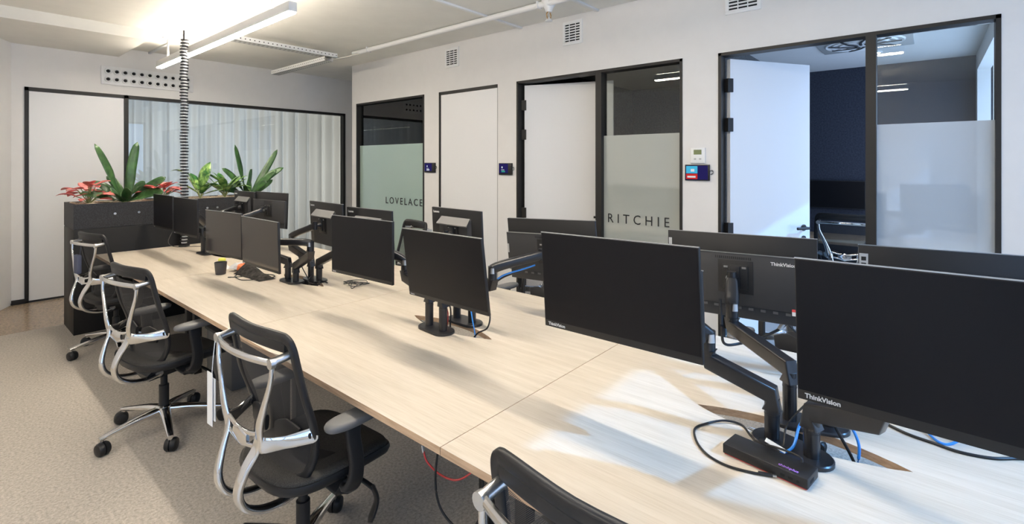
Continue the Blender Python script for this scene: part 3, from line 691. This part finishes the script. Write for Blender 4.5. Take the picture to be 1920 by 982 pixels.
cable('cable_tangle', 'small knot of black cables at the foot of the crossed arms', pts, .004)
# docking station
a_, c_ = Vector((1.522, .47, 0)), Vector((1.489, .244, 0)); d = (c_-a_).normalized(); ang = math.atan2(d.y, d.x)
t = thing('docking_station', 'flat black docking station lying in front of the nearest arm posts', 'docking station', (a_.x, a_.y, DZ), (0, 0, ang))
MB().box(0, .228, 0, .082, .003, .031, .003).build('dock_body', M['blackp'], t)
MB().box(.004, .224, .004, .078, .0, .004).build('dock_foot', M['redl'], t)['label'] = 'red underside strip'
text('logo', 'thinkplus', .014, (1, 0, 0), (0, 1, 0), (.150, .012, .0313), M['violet'], t, bold=.0003)
MB().box(.160, .172, -.0006, .0, .012, .019).box(.180, .192, -.0006, .0, .012, .019).cyl((.204, -.0006, .015), (.204, 0, .015), .004).box(.228, .2286, .02, .045, .012, .02).build('dock_port', M['dark'], t)
t = thing('cable_tag', 'small white paper tag on the cables behind the docking station', 'tag', (1.60, .345, .765))
MB().box(-.01, .012, -.028, .028, 0, .001, mx=Matrix.Rotation(.3, 4, 'X')).build('paper', M['whitep'], t)
MB().tube([(0, .028, -.008+.016), (-.012, .04, .014), (.0, .046, -.0)], .0012).build('string', M['blackp'], t)

# cup, cloth, clutter in the third bay
t = thing('pencil_cup', 'small dark grey cup standing in front of the brownish screen', 'cup', (1.455, 4.21, DZ))
MB().lathe((0, 0, 0), [(.034, .001), (.036, .004), (.044, .092), (.044, .095), (.041, .095), (.034, .008), (.001, .007)], 28).build('cup_body', M['cup'], t)
b_ = MB(); random.seed(3); gx, gy = 26, 14; G = []
for i in range(gx+1):
    row = []
    for j in range(gy+1):
        u, v = i/gx, j/gy; yy = .21-.42*u; xx = (v-.5)*(.16-.04*u); hgt = .085*(1-u)**.8*(math.sin(PI*v)**.7)+.02*math.sin(PI*v)*math.sin(u*9)*.5
        hgt *= min(1, u*7+.05); hgt += .006*math.sin(u*17+v*9)*math.sin(PI*v)*math.sin(PI*u)
        row.append(b_.b.verts.new((xx, yy, .002+max(0, hgt))))
    G.append(row)
for i in range(gx):
    for j in range(gy): b_.b.faces.new((G[i][j], G[i+1][j], G[i+1][j+1], G[i][j+1]))
lw = [[b_.b.verts.new((v.co.x, v.co.y, .0005)) for v in r] for r in (G[0], G[-1])]
cl = b_.build('crumpled_cloth_bag', M['cloth'], angle=80); cl.location = (1.60, 3.93, DZ)
tag(cl, 'crumpled black cloth pouch lying on the desk below the screens', 'pouch')
cable('loose_cable', 'thin black cable loop with a plug on the desk in front of the crumpled pouch',
      [(1.545, 4.10, z), (1.49, 4.03, z), (1.475, 3.93, z), (1.48, 3.86, z), (1.53, 3.81, z), (1.61, 3.77, z), (1.68, 3.79, z), (1.70, 3.86, z), (1.66, 3.93, z), (1.56, 3.97, z), (1.50, 3.99, z), (1.46, 4.02, z)], .003,
      plug=[((1.462, 4.018, z), (1.445, 4.035, z), .006, 'blackp')])
t = thing('food_wrapper', 'crumpled white and orange packaging behind the cup', 'packaging', (1.60, 4.25, DZ))
b_ = MB(); b_.lathe((0, 0, 0), [(.03, .001), (.06, .015), (.055, .04), (.03, .055), (.005, .05)], 9)
for v in b_.b.verts: v.co += Vector((random.uniform(-.012, .012), random.uniform(-.02, .02), random.uniform(0, .012)))
b_.build('wrapper', M['whitep'], t, angle=15)
b_ = MB(); b_.lathe((.0, -.10, 0), [(.02, .001), (.05, .018), (.045, .05), (.01, .062)], 8)
for v in b_.b.verts: v.co += Vector((random.uniform(-.01, .01), random.uniform(-.015, .015), random.uniform(0, .012)))
b_.build('orange_wrapper', M['orange'], t, angle=15)
tag(MB().lathe((1.60, 4.10, DZ), [(.02, .001), (.033, .012), (.033, .038), (.02, .05), (.001, .05)], 16).build('tennis_ball_tin', M['green']), 'bright green rounded object peeping out between cup and cloth', 'container')
b_ = MB().box(-.04, .04, -.05, .05, 0, .002, mx=Matrix.Rotation(.2, 4, 'X')); b_.box(-.02, .02, -.02, .02, .012, .014)
o = b_.build('paper_note', M['whitep']); o.location = (1.545, 4.40, DZ+.012); tag(o, 'small white paper sheet left of the cup', 'paper')
o = MB().lathe((0, 0, 0), [(.028, .001), (.030, .01), (.028, .05), (.02, .055), (.001, .055)], 18).build('yellow_note_roll', M['yellow']); o.location = (1.60, 4.60, DZ)
tag(o, 'small yellow roll on the desk below the third screen', 'desk item')
o = MB().lathe((0, 0, 0), [(.020, .001), (.020, .11), (.012, .13), (.012, .15), (.001, .15)], 16).build('white_bottle', M['whitep']); o.location = (1.66, 4.05, DZ)
tag(o, 'slim white bottle between the brownish screen and the next one', 'bottle')
tag(MB().tube([(1.43, 5.3, .97), (1.48, 5.62, .83), (1.6, 5.85, .745), (1.75, 5.80, z), (1.85, 5.7, z)], .003).build('thin_cable', M['charcoal']), 'thin grey cable drooping from the far left monitors to the desk', 'cable')

# under the near desk edge: hanging cables, storage box
cable('hanging_red_cable', 'thin red cable with a clear plug hanging below the near desk edge',
      [(1.126, 1.365, .575), (1.13, 1.35, .54), (1.15, 1.30, .505), (1.18, 1.24, .50), (1.24, 1.20, .54), (1.30, 1.18, .60), (1.32, 1.17, .68)], .0035, 'redc',
      plug=[((1.126, 1.366, .572), (1.125, 1.370, .596), .006, 'lightgrey')])
cable('hanging_black_cable', 'large loop of black cable hanging below the near desk edge',
      [(1.13, 1.27, .67), (1.12, 1.285, .60), (1.115, 1.29, .50), (1.12, 1.27, .42), (1.135, 1.21, .375), (1.15, 1.15, .39), (1.155, 1.11, .46), (1.15, 1.10, .56), (1.14, 1.11, .68)], .0042)
cable('hanging_short_cable', 'short black cable bow just under the near desk edge', [(1.16, 1.26, .68), (1.17, 1.22, .60), (1.20, 1.17, .575), (1.23, 1.16, .62), (1.24, 1.18, .68)], .004)
t = thing('storage_box', 'dark grey storage box on the floor under the far desks', 'box', (1.52, 3.95, 0))
MB().box(-.17, .17, -.24, .24, 0, .34, .01).build('box_body', M['grey'], t)
MB().box(-.18, .18, -.25, .25, .34, .365, .006).build('lid', M['charcoal'], t)

# ------------------------------------------------------------------ cable spine
sx, sy = 1.703, 5.93
t = thing('cable_spine', 'tall black and silver ribbed cable spine rising from the desk to the ceiling lamp', 'cable spine', (sx, sy, DZ))
MB().lathe((0, 0, 0), [(.05, .001), (.05, .01), (.03, .02)], 20).cyl((0, 0, .01), (0, 0, 2.15), .016).cyl((.012, .01, .02), (.0, .012, 2.25), .008).build('core_cables', M['blackp'], t)
rb = MB(); rk = MB()
for k in range(66):
    z0 = .03+k*.0322; ox, oy = .004*math.sin(k*.9), .003*math.cos(k*1.3)
    rb.lathe((ox, oy, z0), [(.016, 0), (.026, .001), (.027, .008), (.025, .013), (.016, .014)], 16)
    rk.lathe((ox, oy, z0+.015), [(.018, .001), (.037, .002), (.038, .008), (.037, .013), (.018, .015)], 16)
rb.build('silver_ribs', M['white'], t); rk.build('black_ribs', M['blackp'], t)

# ------------------------------------------------------------------ planter
PX0, PX1, PY0, PY1 = .845, 2.70, 6.026, 6.53
t = thing('planter_box', 'long black steel planter box closing the far end of the desks', 'planter', ((PX0+PX1)/2, (PY0+PY1)/2, 0))
MB().box(PX0, PX1, PY0, PY1, .0, .975, .004).build('planter_body', M['planter'], t, world=True)
b_ = MB(); T = .02
b_.box(PX0, PX1, PY0, PY0+T, .982, 1.21).box(PX0, PX1, PY1-T, PY1, .982, 1.21).box(PX0, PX0+T, PY0+T, PY1-T, .982, 1.21).box(PX1-T, PX1, PY0+T, PY1-T, .982, 1.21).box(PX0+.004, PX1-.004, PY0+.004, PY1-.004, .97, .99)
b_.build('perforated_band', M['plband'], t, world=True)['label'] = 'dark speckled upper band'
b_ = MB(); 
for px in (1.15, 1.34, 1.95, 2.05): b_.lathe((px, PY0, 1.105), [(.011, 0), (.011, -.003), (.001, -.004)], 12, 'y')
b_.build('rivet', M['alu'], t, world=True)
b_ = MB(); G = []; random.seed(5)
for i in range(60):
    row = []
    for j in range(17):
        row.append(b_.b.verts.new((PX0+T+(PX1-PX0-2*T)*i/59, PY0+T+(PY1-PY0-2*T)*j/16, 1.198+random.uniform(-.006, .014))))
    G.append(row)
for i in range(59):
    for j in range(16): b_.b.faces.new((G[i][j], G[i+1][j], G[i+1][j+1], G[i][j+1]))
o = b_.build('gravel', M['gravel'], angle=180); tag(o, 'beige gravel filling the top of the planter', 'gravel', kind='stuff')

def blade(b_, base, az, L_, w_, lift, droop, fold=.25, n=12, tip=1.6, wave=0., kink=0., twist=0.):
    """one strap leaf: starts at base, leans to azimuth az; lift = initial elevation, droop = bend"""
    p = Vector(base); el = lift; st = L_/n; d_h = Vector((math.cos(az), math.sin(az), 0)); side = Vector((-math.sin(az), math.cos(az), 0)); rows = []
    side0 = side
    for k in range(n+1):
        side = side0
        u = k/n; d_ = d_h*math.cos(el)+Vector((0, 0, 1))*math.sin(el); nn = side.cross(d_)*-1
        side, nn = side*math.cos(twist*min(1, u*2))+nn*math.sin(twist*min(1, u*2)), nn*math.cos(twist*min(1, u*2))-side*math.sin(twist*min(1, u*2))
        ww = w_*(math.sin(PI*min(1, (u*.92+.08))**(1/tip))**.8) if tip else w_*min(1, .5+u*1.6)*max(0, 1-u**7)**.6; ww = max(ww, .0015)
        o_ = Vector((0, 0, 1))*wave*math.sin(u*9)
        c_ = p+o_; rows.append([c_-side*ww+nn*ww*fold*-1+Vector((0, 0, abs(ww)*fold)), c_-side*ww*.5, c_+Vector((0, 0, -.1*ww)), c_+side*ww*.5, c_+side*ww+Vector((0, 0, abs(ww)*fold))])
        p = p+d_*st; el -= droop/n*(.3+1.4*u)
        if kink and k == int(n*.8): el -= kink
    V = [[b_.b.verts.new(x) for x in r] for r in rows]
    for i in range(n):
        for j in range(4): b_.b.faces.new((V[i][j], V[i+1][j], V[i+1][j+1], V[i][j+1]))
def solid(o, th_=.0012):
    md = o.modifiers.new('thickness', 'SOLIDIFY'); md.thickness = th_
def strap_plant(name, label, x, y, leaves, wide=1.3, grp=None):
    t = thing(name, label, 'plant', (x, y, 1.205), group=grp); b_ = MB()
    for az, L_, wd, lift, droop in leaves: blade(b_, (.02*math.cos(R(az)), .02*math.sin(R(az)), .0), R(az), L_, wd*wide, R(lift), R(droop), fold=.3, tip=0, twist=R(62 if az < 90 and az > -90 else -62))
    o = b_.build('foliage', M['leafd'], t, angle=180, recalc=False); solid(o, .002)
    s_ = MB().lathe((0, 0, 0), [(.03, -.01), (.033, .03), (.02, .07), (.001, .08)], 12); s_.build('crown', M['stem'], t)
# azimuths: 0 = towards the glass rooms (right), 180 = left, -90 = towards the camera
strap_plant('strap_leaf_plant', 'dark green strap-leaf plant standing tall at the left of the planter', 1.27, 6.23,
   [(172, .62, .030, 72, 8), (20, .62, .033, 84, 10), (-15, .40, .034, 38, 2), (165, .32, .032, 52, 40), (-60, .30, .035, 60, 70), (-120, .34, .032, 35, 45), (-35, .34, .036, 25, 30), (150, .34, .03, 28, 30),
    (-90, .26, .036, 45, 60), (60, .4, .03, 60, 20), (110, .38, .03, 55, 40), (-170, .36, .03, 22, 20)])
strap_plant('strap_leaf_plant', 'dark green strap-leaf plant at the right of the planter', 2.46, 6.25,
   [(172, .62, .030, 80, 4), (5, .66, .028, 56, -8), (-30, .42, .034, 50, 10), (12, .36, .026, 25, -18), (165, .42, .032, 62, 30), (-20, .5, .03, 50, 25), (-120, .3, .034, 50, 60), (180, .30, .034, 30, 50), (60, .42, .03, 55, 20), (-65, .30, .035, 45, 40)])
def broad_plant(label, x, y, leaves, m, name, stemmat='stem'):
    t = thing(name, label, 'plant', (x, y, 1.205)); b_ = MB(); s_ = MB()
    for az, sl_, se, L_, wd, lift, droop in leaves:
        a = R(az); h = R(se); tp = Vector((math.cos(a)*math.cos(h), math.sin(a)*math.cos(h), math.sin(h)))*sl_
        s_.tube([(.0, 0, -.01), tp*.5+Vector((0, 0, .01)), tp], .004, n=4, seg=6)
        blade(b_, tp-Vector((math.cos(a), math.sin(a), 0))*.01, a, L_, wd, R(lift), R(droop), fold=.25, tip=1.15, n=10)
    solid(b_.build('foliage', m, t, angle=180, recalc=False)); s_.build('stems', M[stemmat], t)
    return t
broad_plant('pale green broad-leaved plant just right of the cable spine', 1.95, 6.24,
   [(15, .13, 80, .30, .085, 82, 40), (175, .30, 62, .17, .038, 40, 90), (150, .20, 70, .22, .05, 60, 90), (-20, .06, 60, .26, .06, 45, 20), (170, .06, 60, .24, .05, 40, 40), (-80, .06, 60, .20, .05, 50, 50), (-40, .05, 50, .22, .05, 20, 20), (100, .1, 60, .26, .06, 60, 40)], M['leafl'], 'peace_lily')
random.seed(11)
broad_plant('bushy variegated green plant left of the right-hand strap-leaf plant', 2.20, 6.24,
   [(az, random.uniform(.06, .16), random.uniform(45, 80), random.uniform(.18, .28), random.uniform(.035, .05), random.uniform(25, 70), random.uniform(20, 70)) for az in (0, 20, -20, -50, -85, -120, 180, 160, 140, 90, 50, -10, 10, -150, -35, 175)], M['leafl'], 'aglaonema')
def pink_plant(label, x, n_):
    lv = []
    for k in range(n_):
        az = k*137.5; lv.append((az, random.uniform(.08, .19), random.uniform(22, 80), random.uniform(.11, .16), random.uniform(.042, .06), random.uniform(-5, 40), random.uniform(20, 70)))
    return tag(broad_plant(label, x, 6.22, lv, M['leafr'], 'pink_caladium'), group='pink-leaved plants')
pink_plant('pink-leaved plant at the left end of the planter', .985, 20)
pink_plant('pink-leaved plant between the strap-leaf plant and the cable spine', 1.56, 20)

# ------------------------------------------------------------------ task chairs
def back_x(v): return -.115-.085*v**1.3+.030*math.exp(-((v-.28)/.2)**2)
def back_pt(y_, v, off=0.):
    return Vector((back_x(v)+.55*y_*y_+off, y_, .45+.55*v))
def half_w(v):
    if v < .12: return .125+.075*(v/.12)**.6
    return .200+.035*math.sin(min(1, (v-.12)/.5)*PI/2)-.015*max(0, (v-.6)/.4)
def make_chair(label, group, loc, yaw, tagged=None):
    t = thing('task_chair', label, 'chair', (0, 0, 0), group=group)
    P = {}
    def part(name, mb, m, parent=t, angle=38):
        return mb.build(name, m, parent, angle=angle)
    # five-star base, casters
    for k in range(5):
        a = R(-37+72*k); c, s = math.cos(a), math.sin(a)
        b_ = MB().sweep([(.02*c, .02*s, .125), (.12*c, .12*s, .118), (.22*c, .22*s, .103), (.315*c, .315*s, .086)], [.030, .025, .020, .015], [.022, .018, .013, .009], n=4, seg=12, sq=3)
        b_.cyl((.305*c, .305*s, .092), (.305*c, .305*s, .062), .012, seg=12)
        part('base_leg', b_, M['chrome'])
        ca = a+R(40+50*k); ax = Vector((math.cos(ca), math.sin(ca), 0)); ct = Vector((.305*c, .305*s, .036)); ct2 = ct-Vector((-ax.y, ax.x, 0))*.012
        w_ = MB()
        for sg in (-1, 1):
            w_.ring_loft([[ct2+ax*sg*h_+(Vector((-ax.y, ax.x, 0))*math.cos(q_)+Vector((0, 0, 1))*math.sin(q_))*r_ for q_ in [2*PI*i/20 for i in range(20)]] for h_, r_ in ((.003, .036), (.018, .036), (.027, .030), (.031, .012))])
        w_.cyl(ct, ct+Vector((0, 0, .035)), .012)
        part('caster', w_, M['blackp'])
    part('base_hub', MB().lathe((0, 0, 0), [(.030, .09), (.042, .098), (.042, .145), (.034, .152), (.030, .152)], 24), M['chrome'])
    part('gas_column', MB().lathe((0, 0, 0), [(.026, .150), (.026, .27), (.018, .272), (.018, .36), (.02, .36)], 20), M['blackp'])
    mech = MB().ring_loft([[Vector(p) for p in r_] for r_ in (
        [(-.10, -.055, .335), (.10, -.05, .345), (.10, .05, .345), (-.10, .055, .335)], [(-.12, -.075, .375), (.13, -.07, .385), (.13, .07, .385), (-.12, .075, .375)], [(-.11, -.12, .415), (.16, -.12, .415), (.16, .12, .415), (-.11, .12, .415)])])
    part('tilt_mechanism', mech, M['blackp'], angle=30)
    part('mechanism_joint', MB().cyl((-.06, -.085, .375), (-.06, .085, .375), .019, seg=18).cyl((.06, -.078, .385), (.06, .078, .385), .014), M['alu'])
    lv = MB().sweep([(.10, -.08, .385), (.13, -.18, .36), (.15, -.245, .335)], [.009, .010, .012], .006, n=4).sweep([(.15, -.235, .34), (.145, -.27, .305), (.11, -.285, .262), (.10, -.29, .25)], [.012, .017, .020, .012], .007, up=(1, 0, .3), n=5, sq=4)
    part('seat_lever', lv, M['blackp'])
    # seat
    def outline(sc, zz, n_=40, dz=0.):
        out = []
        for i in range(n_):
            a = 2*PI*i/n_; c, s = math.cos(a), math.sin(a); e_ = 2/3.6
            x = .055+.245*sc*math.copysign(abs(c)**e_, c); y = (.245+.012*c)*sc*math.copysign(abs(s)**e_, s)
            zc = zz-(.035*max(0, (x-.15)/.15)**2 if x > .15 else 0)+.012*(abs(y)/.245)**2+dz
            out.append(Vector((x, y, zc)))
        return out
    sb = MB().ring_loft([outline(.86, .415), outline(.97, .425), outline(1.0, .445), outline(.985, .458)])
    part('seat_frame', sb, M['blackp'], angle=60)
    sb = MB().ring_loft([outline(.95, .445), outline(.965, .460), outline(.93, .472), outline(.75, .470), outline(.45, .464), outline(.15, .461)])
    part('seat', sb, M['seatmesh'], angle=60)
    # backrest: closed rounded frame, woven mesh, upper crossbeam, lumbar pad
    loop = []
    for v in [.0, .03, .1, .22, .4, .6, .8, .93]: loop.append(back_pt(half_w(v) if v > .001 else .09, v))
    loop += [back_pt(.205, .985), back_pt(.165, 1.0), back_pt(0, 1.0), back_pt(-.165, 1.0), back_pt(-.205, .985)]
    for v in [.93, .8, .6, .4, .22, .1, .03, .0]: loop.append(back_pt(-half_w(v) if v > .001 else -.09, v))
    part('back_frame', MB().sweep(loop, .017, .011, up=(1, 0, .1), n=4, closed=True, seg=12, sq=3.2), M['blackp'], angle=60)
    part('top_beam', MB().sweep([back_pt(-.20, .955), back_pt(-.1, .965), back_pt(0, .968), back_pt(.1, .965), back_pt(.20, .955)], .010, .030, n=4, seg=12, sq=4, up=(0, 0, 1)), M['blackp'])
    b_ = MB(); G = []; nv_, nu = 16, 10
    for i in range(nv_+1):
        v = .005+.865*i/nv_; G.append([b_.b.verts.new(back_pt(half_w(v)*.97*(2*j/nu-1), v)) for j in range(nu+1)])
    for i in range(nv_):
        for j in range(nu): b_.b.faces.new((G[i][j], G[i][j+1], G[i+1][j+1], G[i+1][j]))
    part('back_mesh', b_, M['mesh'], angle=180)
    b_ = MB()
    for sg in (-1, 1):
        b_.sweep([back_pt(sg*.035, .30, -.022), back_pt(sg*.10, .31, -.022), back_pt(sg*.165, .30, -.020)], [.03, .05, .035], .008, up=(1, 0, 0), n=4, seg=12, sq=3)
    part('lumbar_pad', b_, M['blackp'])
    # polished aluminium back carrier
    zt = .935
    def bar_pt(y_): return Vector((-.262+.9*y_*y_*1.0, y_, zt-.15*y_*y_))
    part('top_bar', MB().sweep([bar_pt(k*.105-.21) for k in range(5)], .008, .013, n=5, seg=12, sq=2.4), M['chrome'])
    for sg in (-1, 1):
        e_ = bar_pt(sg*.205); jb = MB(); jb.cyl(e_+Vector((-.01, 0, 0)), back_pt(sg*.205, .89), .014, seg=16).cyl(e_+Vector((-.012, 0, 0)), e_+Vector((.004, 0, 0)), .018, seg=16)
        part('bar_joint', jb, M['alu'])
    for sg in (-1, 1):
        node = Vector((-.225, sg*.120, .652)); tp = bar_pt(sg*.205)
        part('upright', MB().sweep([tp+Vector((0, 0, .004)), tp+Vector((-.004, -sg*.008, -.07)), Vector((-.232, sg*.165, .78)), Vector((-.234, sg*.135, .70)), node+Vector((0, 0, -.02))],
                                   [.009, .010, .013, .019, .026], [.007, .007, .007, .008, .008], up=(1, 0, 0), n=6, seg=14, sq=3), M['chrome'], angle=50)
        ear = back_pt(sg*.222, .335, -.012)
        part('side_ear', MB().sweep([node+Vector((0, -sg*.03, -.012)), node+Vector((.0, sg*.02, -.018)), node.lerp(ear, .55)+Vector((-.012, 0, -.012)), ear+Vector((0, 0, .004)), ear+Vector((.01, sg*.006, .008))],
                                    [.030, .030, .022, .026, .014], .007, up=(1, 0, 0), n=6, seg=14, sq=2.6), M['chrome'], angle=50)
        part('ear_button', MB().sweep([ear+Vector((-.009, -sg*.024, .002)), ear+Vector((-.010, -sg*.010, .004)), ear+Vector((-.007, sg*.004, .006))], [.009, .014, .009], .006, up=(1, 0, 0), n=4, seg=14, sq=2), M['blackp'])
        part('back_rail', MB().sweep([node+Vector((.0, 0, .005)), node+Vector((-.010, -sg*.012, -.045)), Vector((-.262, sg*.090, .545)), Vector((-.278, sg*.078, .475)), Vector((-.258, sg*.075, .415)), Vector((-.20, sg*.074, .375)), Vector((-.12, sg*.072, .360)), Vector((-.04, sg*.070, .372))],
                                     [.024, .021, .020, .021, .023, .022, .018, .014], [.007, .009, .011, .013, .014, .012, .011, .010], up=(1, 0, .5), n=6, seg=16, sq=2.6), M['chrome'], angle=50)
    cb = MB()
    cb.sweep([(-.227, -.125, .668), (-.232, -.05, .652), (-.234, 0, .650), (-.232, .05, .652), (-.227, .125, .668)], .006, .0075, n=5, seg=12, up=(0, 0, 1), sq=3)
    cb.sweep([(-.229, -.12, .622), (-.234, -.05, .612), (-.236, 0, .604), (-.234, .05, .612), (-.229, .12, .622)], .006, .0075, n=5, seg=12, up=(0, 0, 1), sq=3)
    cb.sweep([(-.235, -.052, .632), (-.238, 0, .628), (-.235, .052, .632)], [.016, .036, .016], .006, up=(1, 0, 0), n=5, seg=14, sq=2.4)
    part('crosspiece', cb, M['chrome'])
    # arms
    for sg in (-1, 1):
        part('arm_post', MB().sweep([(.02, sg*.15, .41), (.03, sg*.235, .395), (.04, sg*.275, .425), (.045, sg*.285, .50), (.03, sg*.285, .60), (.03, sg*.283, .655)], [.034, .034, .032, .028, .028, .034], .013, up=(0, 1, .05), n=5, seg=14, sq=4), M['blackp'], angle=50)
        pr = []
        for zz, sc in ((.650, .80), (.656, .97), (.668, 1.0), (.677, .95), (.680, .80)):
            ring = []
            for i in range(28):
                a = 2*PI*i/28; c, s = math.cos(a), math.sin(a); e_ = 2/2.8
                ring.append(Vector((.045+.122*sc*math.copysign(abs(c)**e_, c), sg*.28+.045*sc*math.copysign(abs(s)**e_, s), zz)))
            pr.append(ring)
        part('arm_pad', MB().ring_loft(pr), M['grey'], angle=60)
    if tagged == 'pouch':
        part('hanging_pouch', MB().box(-.30, -.268, -.085, -.01, .70, .855, .012).tube([(-.27, -.05, .85), (-.262, -.05, .93)], .0015), M['slate'])['label'] = 'slate blue pouch hanging from the bar'
    if tagged == 'tags':
        part('swing_tags', MB().box(-.246, -.244, .185, .235, .62, .78, mx=None).box(-.252, -.250, .195, .24, .60, .80).tube([(-.247, .21, .79), (-.245, .205, .85), (-.24, .2, .92)], .0015), M['whitep'])['label'] = 'white paper swing tags'
    t.location = loc; t.rotation_euler = (0, 0, R(yaw))
    return t
cg = 'black mesh task chairs with polished frames on the near side'
cg2 = 'black mesh task chairs on the far side of the desks'
chair = make_chair('black mesh chair with polished frame and hanging white tags, second nearest', cg, (.945, 1.88, 0), 3, 'tags')
ch0 = make_chair('black mesh chair with a slate pouch behind, farthest, beside the planter', cg, (1.03, 5.36, 0), 12, 'pouch')
proto = make_chair('black mesh chair with polished frame, second from the planter', cg, (.90, 3.50, 0), 10)
def place(label, group, loc, yaw, sc=1.):
    c = copy_tree(proto); c['label'] = label; c['group'] = group; c.location = loc; c.rotation_euler = (0, 0, R(yaw)); c.scale = (sc,)*3
    return c
place('nearest black mesh chair, only its back top showing at the bottom edge', cg, (.915, .455, 0), -4)
place('chair whose back shows above the tilted middle screen, in front of LOVELACE', cg2, (2.98, 3.98, 0), 170)
place('chair glimpsed below the wide monitor back held by the cable-wrapped arm', cg2, (2.82, 2.15, 0), 176)
place('chair tucked behind the ThinkVision monitor back on the far side', cg2, (2.86, .50, 0), 172)
c = place('chair with white polished frame in the large meeting room doorway', cg2, (6.0, .64, 0), 2, 1.08); del c['group']

# ------------------------------------------------------------------ large meeting room furniture
t = thing('meeting_table', 'warm oak meeting table below the wall screen in the large meeting room', 'table', (6.72, .35, 0))
MB().box(-.42, .36, -.70, .95, .715, .745, .004).build('tabletop', M['tabletop'], t)
for x, y in ((-.32, -.6), (.28, -.6), (-.32, .85), (.28, .85)): MB().box(x-.025, x+.025, y-.025, y+.025, 0, .715, .003).build('leg', M['black'], t)
t = thing('wall_screen', 'large switched-off television on the navy wall of the large meeting room', 'television', (7.1, .98, 1.215))
MB().box(-.05, 0, -.41, .45, -.165, .17, .004).build('screen_housing', M['blackp'], t)
MB().box(-.052, -.05, -.402, .442, -.155, .162).build('screen', M['screen'], t)
t = thing('pump_bottle', 'small clear and black pump bottle on the meeting table', 'bottle', (6.45, 1.12, .745))
MB().lathe((0, 0, 0), [(.028, .0), (.032, .01), (.032, .10), (.012, .125), (.012, .14)], 18).build('bottle_body', M['lightgrey'], t)
MB().lathe((0, 0, 0), [(.014, .14), (.014, .16), (.005, .165), (.005, .185)], 14).sweep([(0, 0, .185), (-.03, 0, .183)], .006, .005, n=1).build('pump', M['blackp'], t)
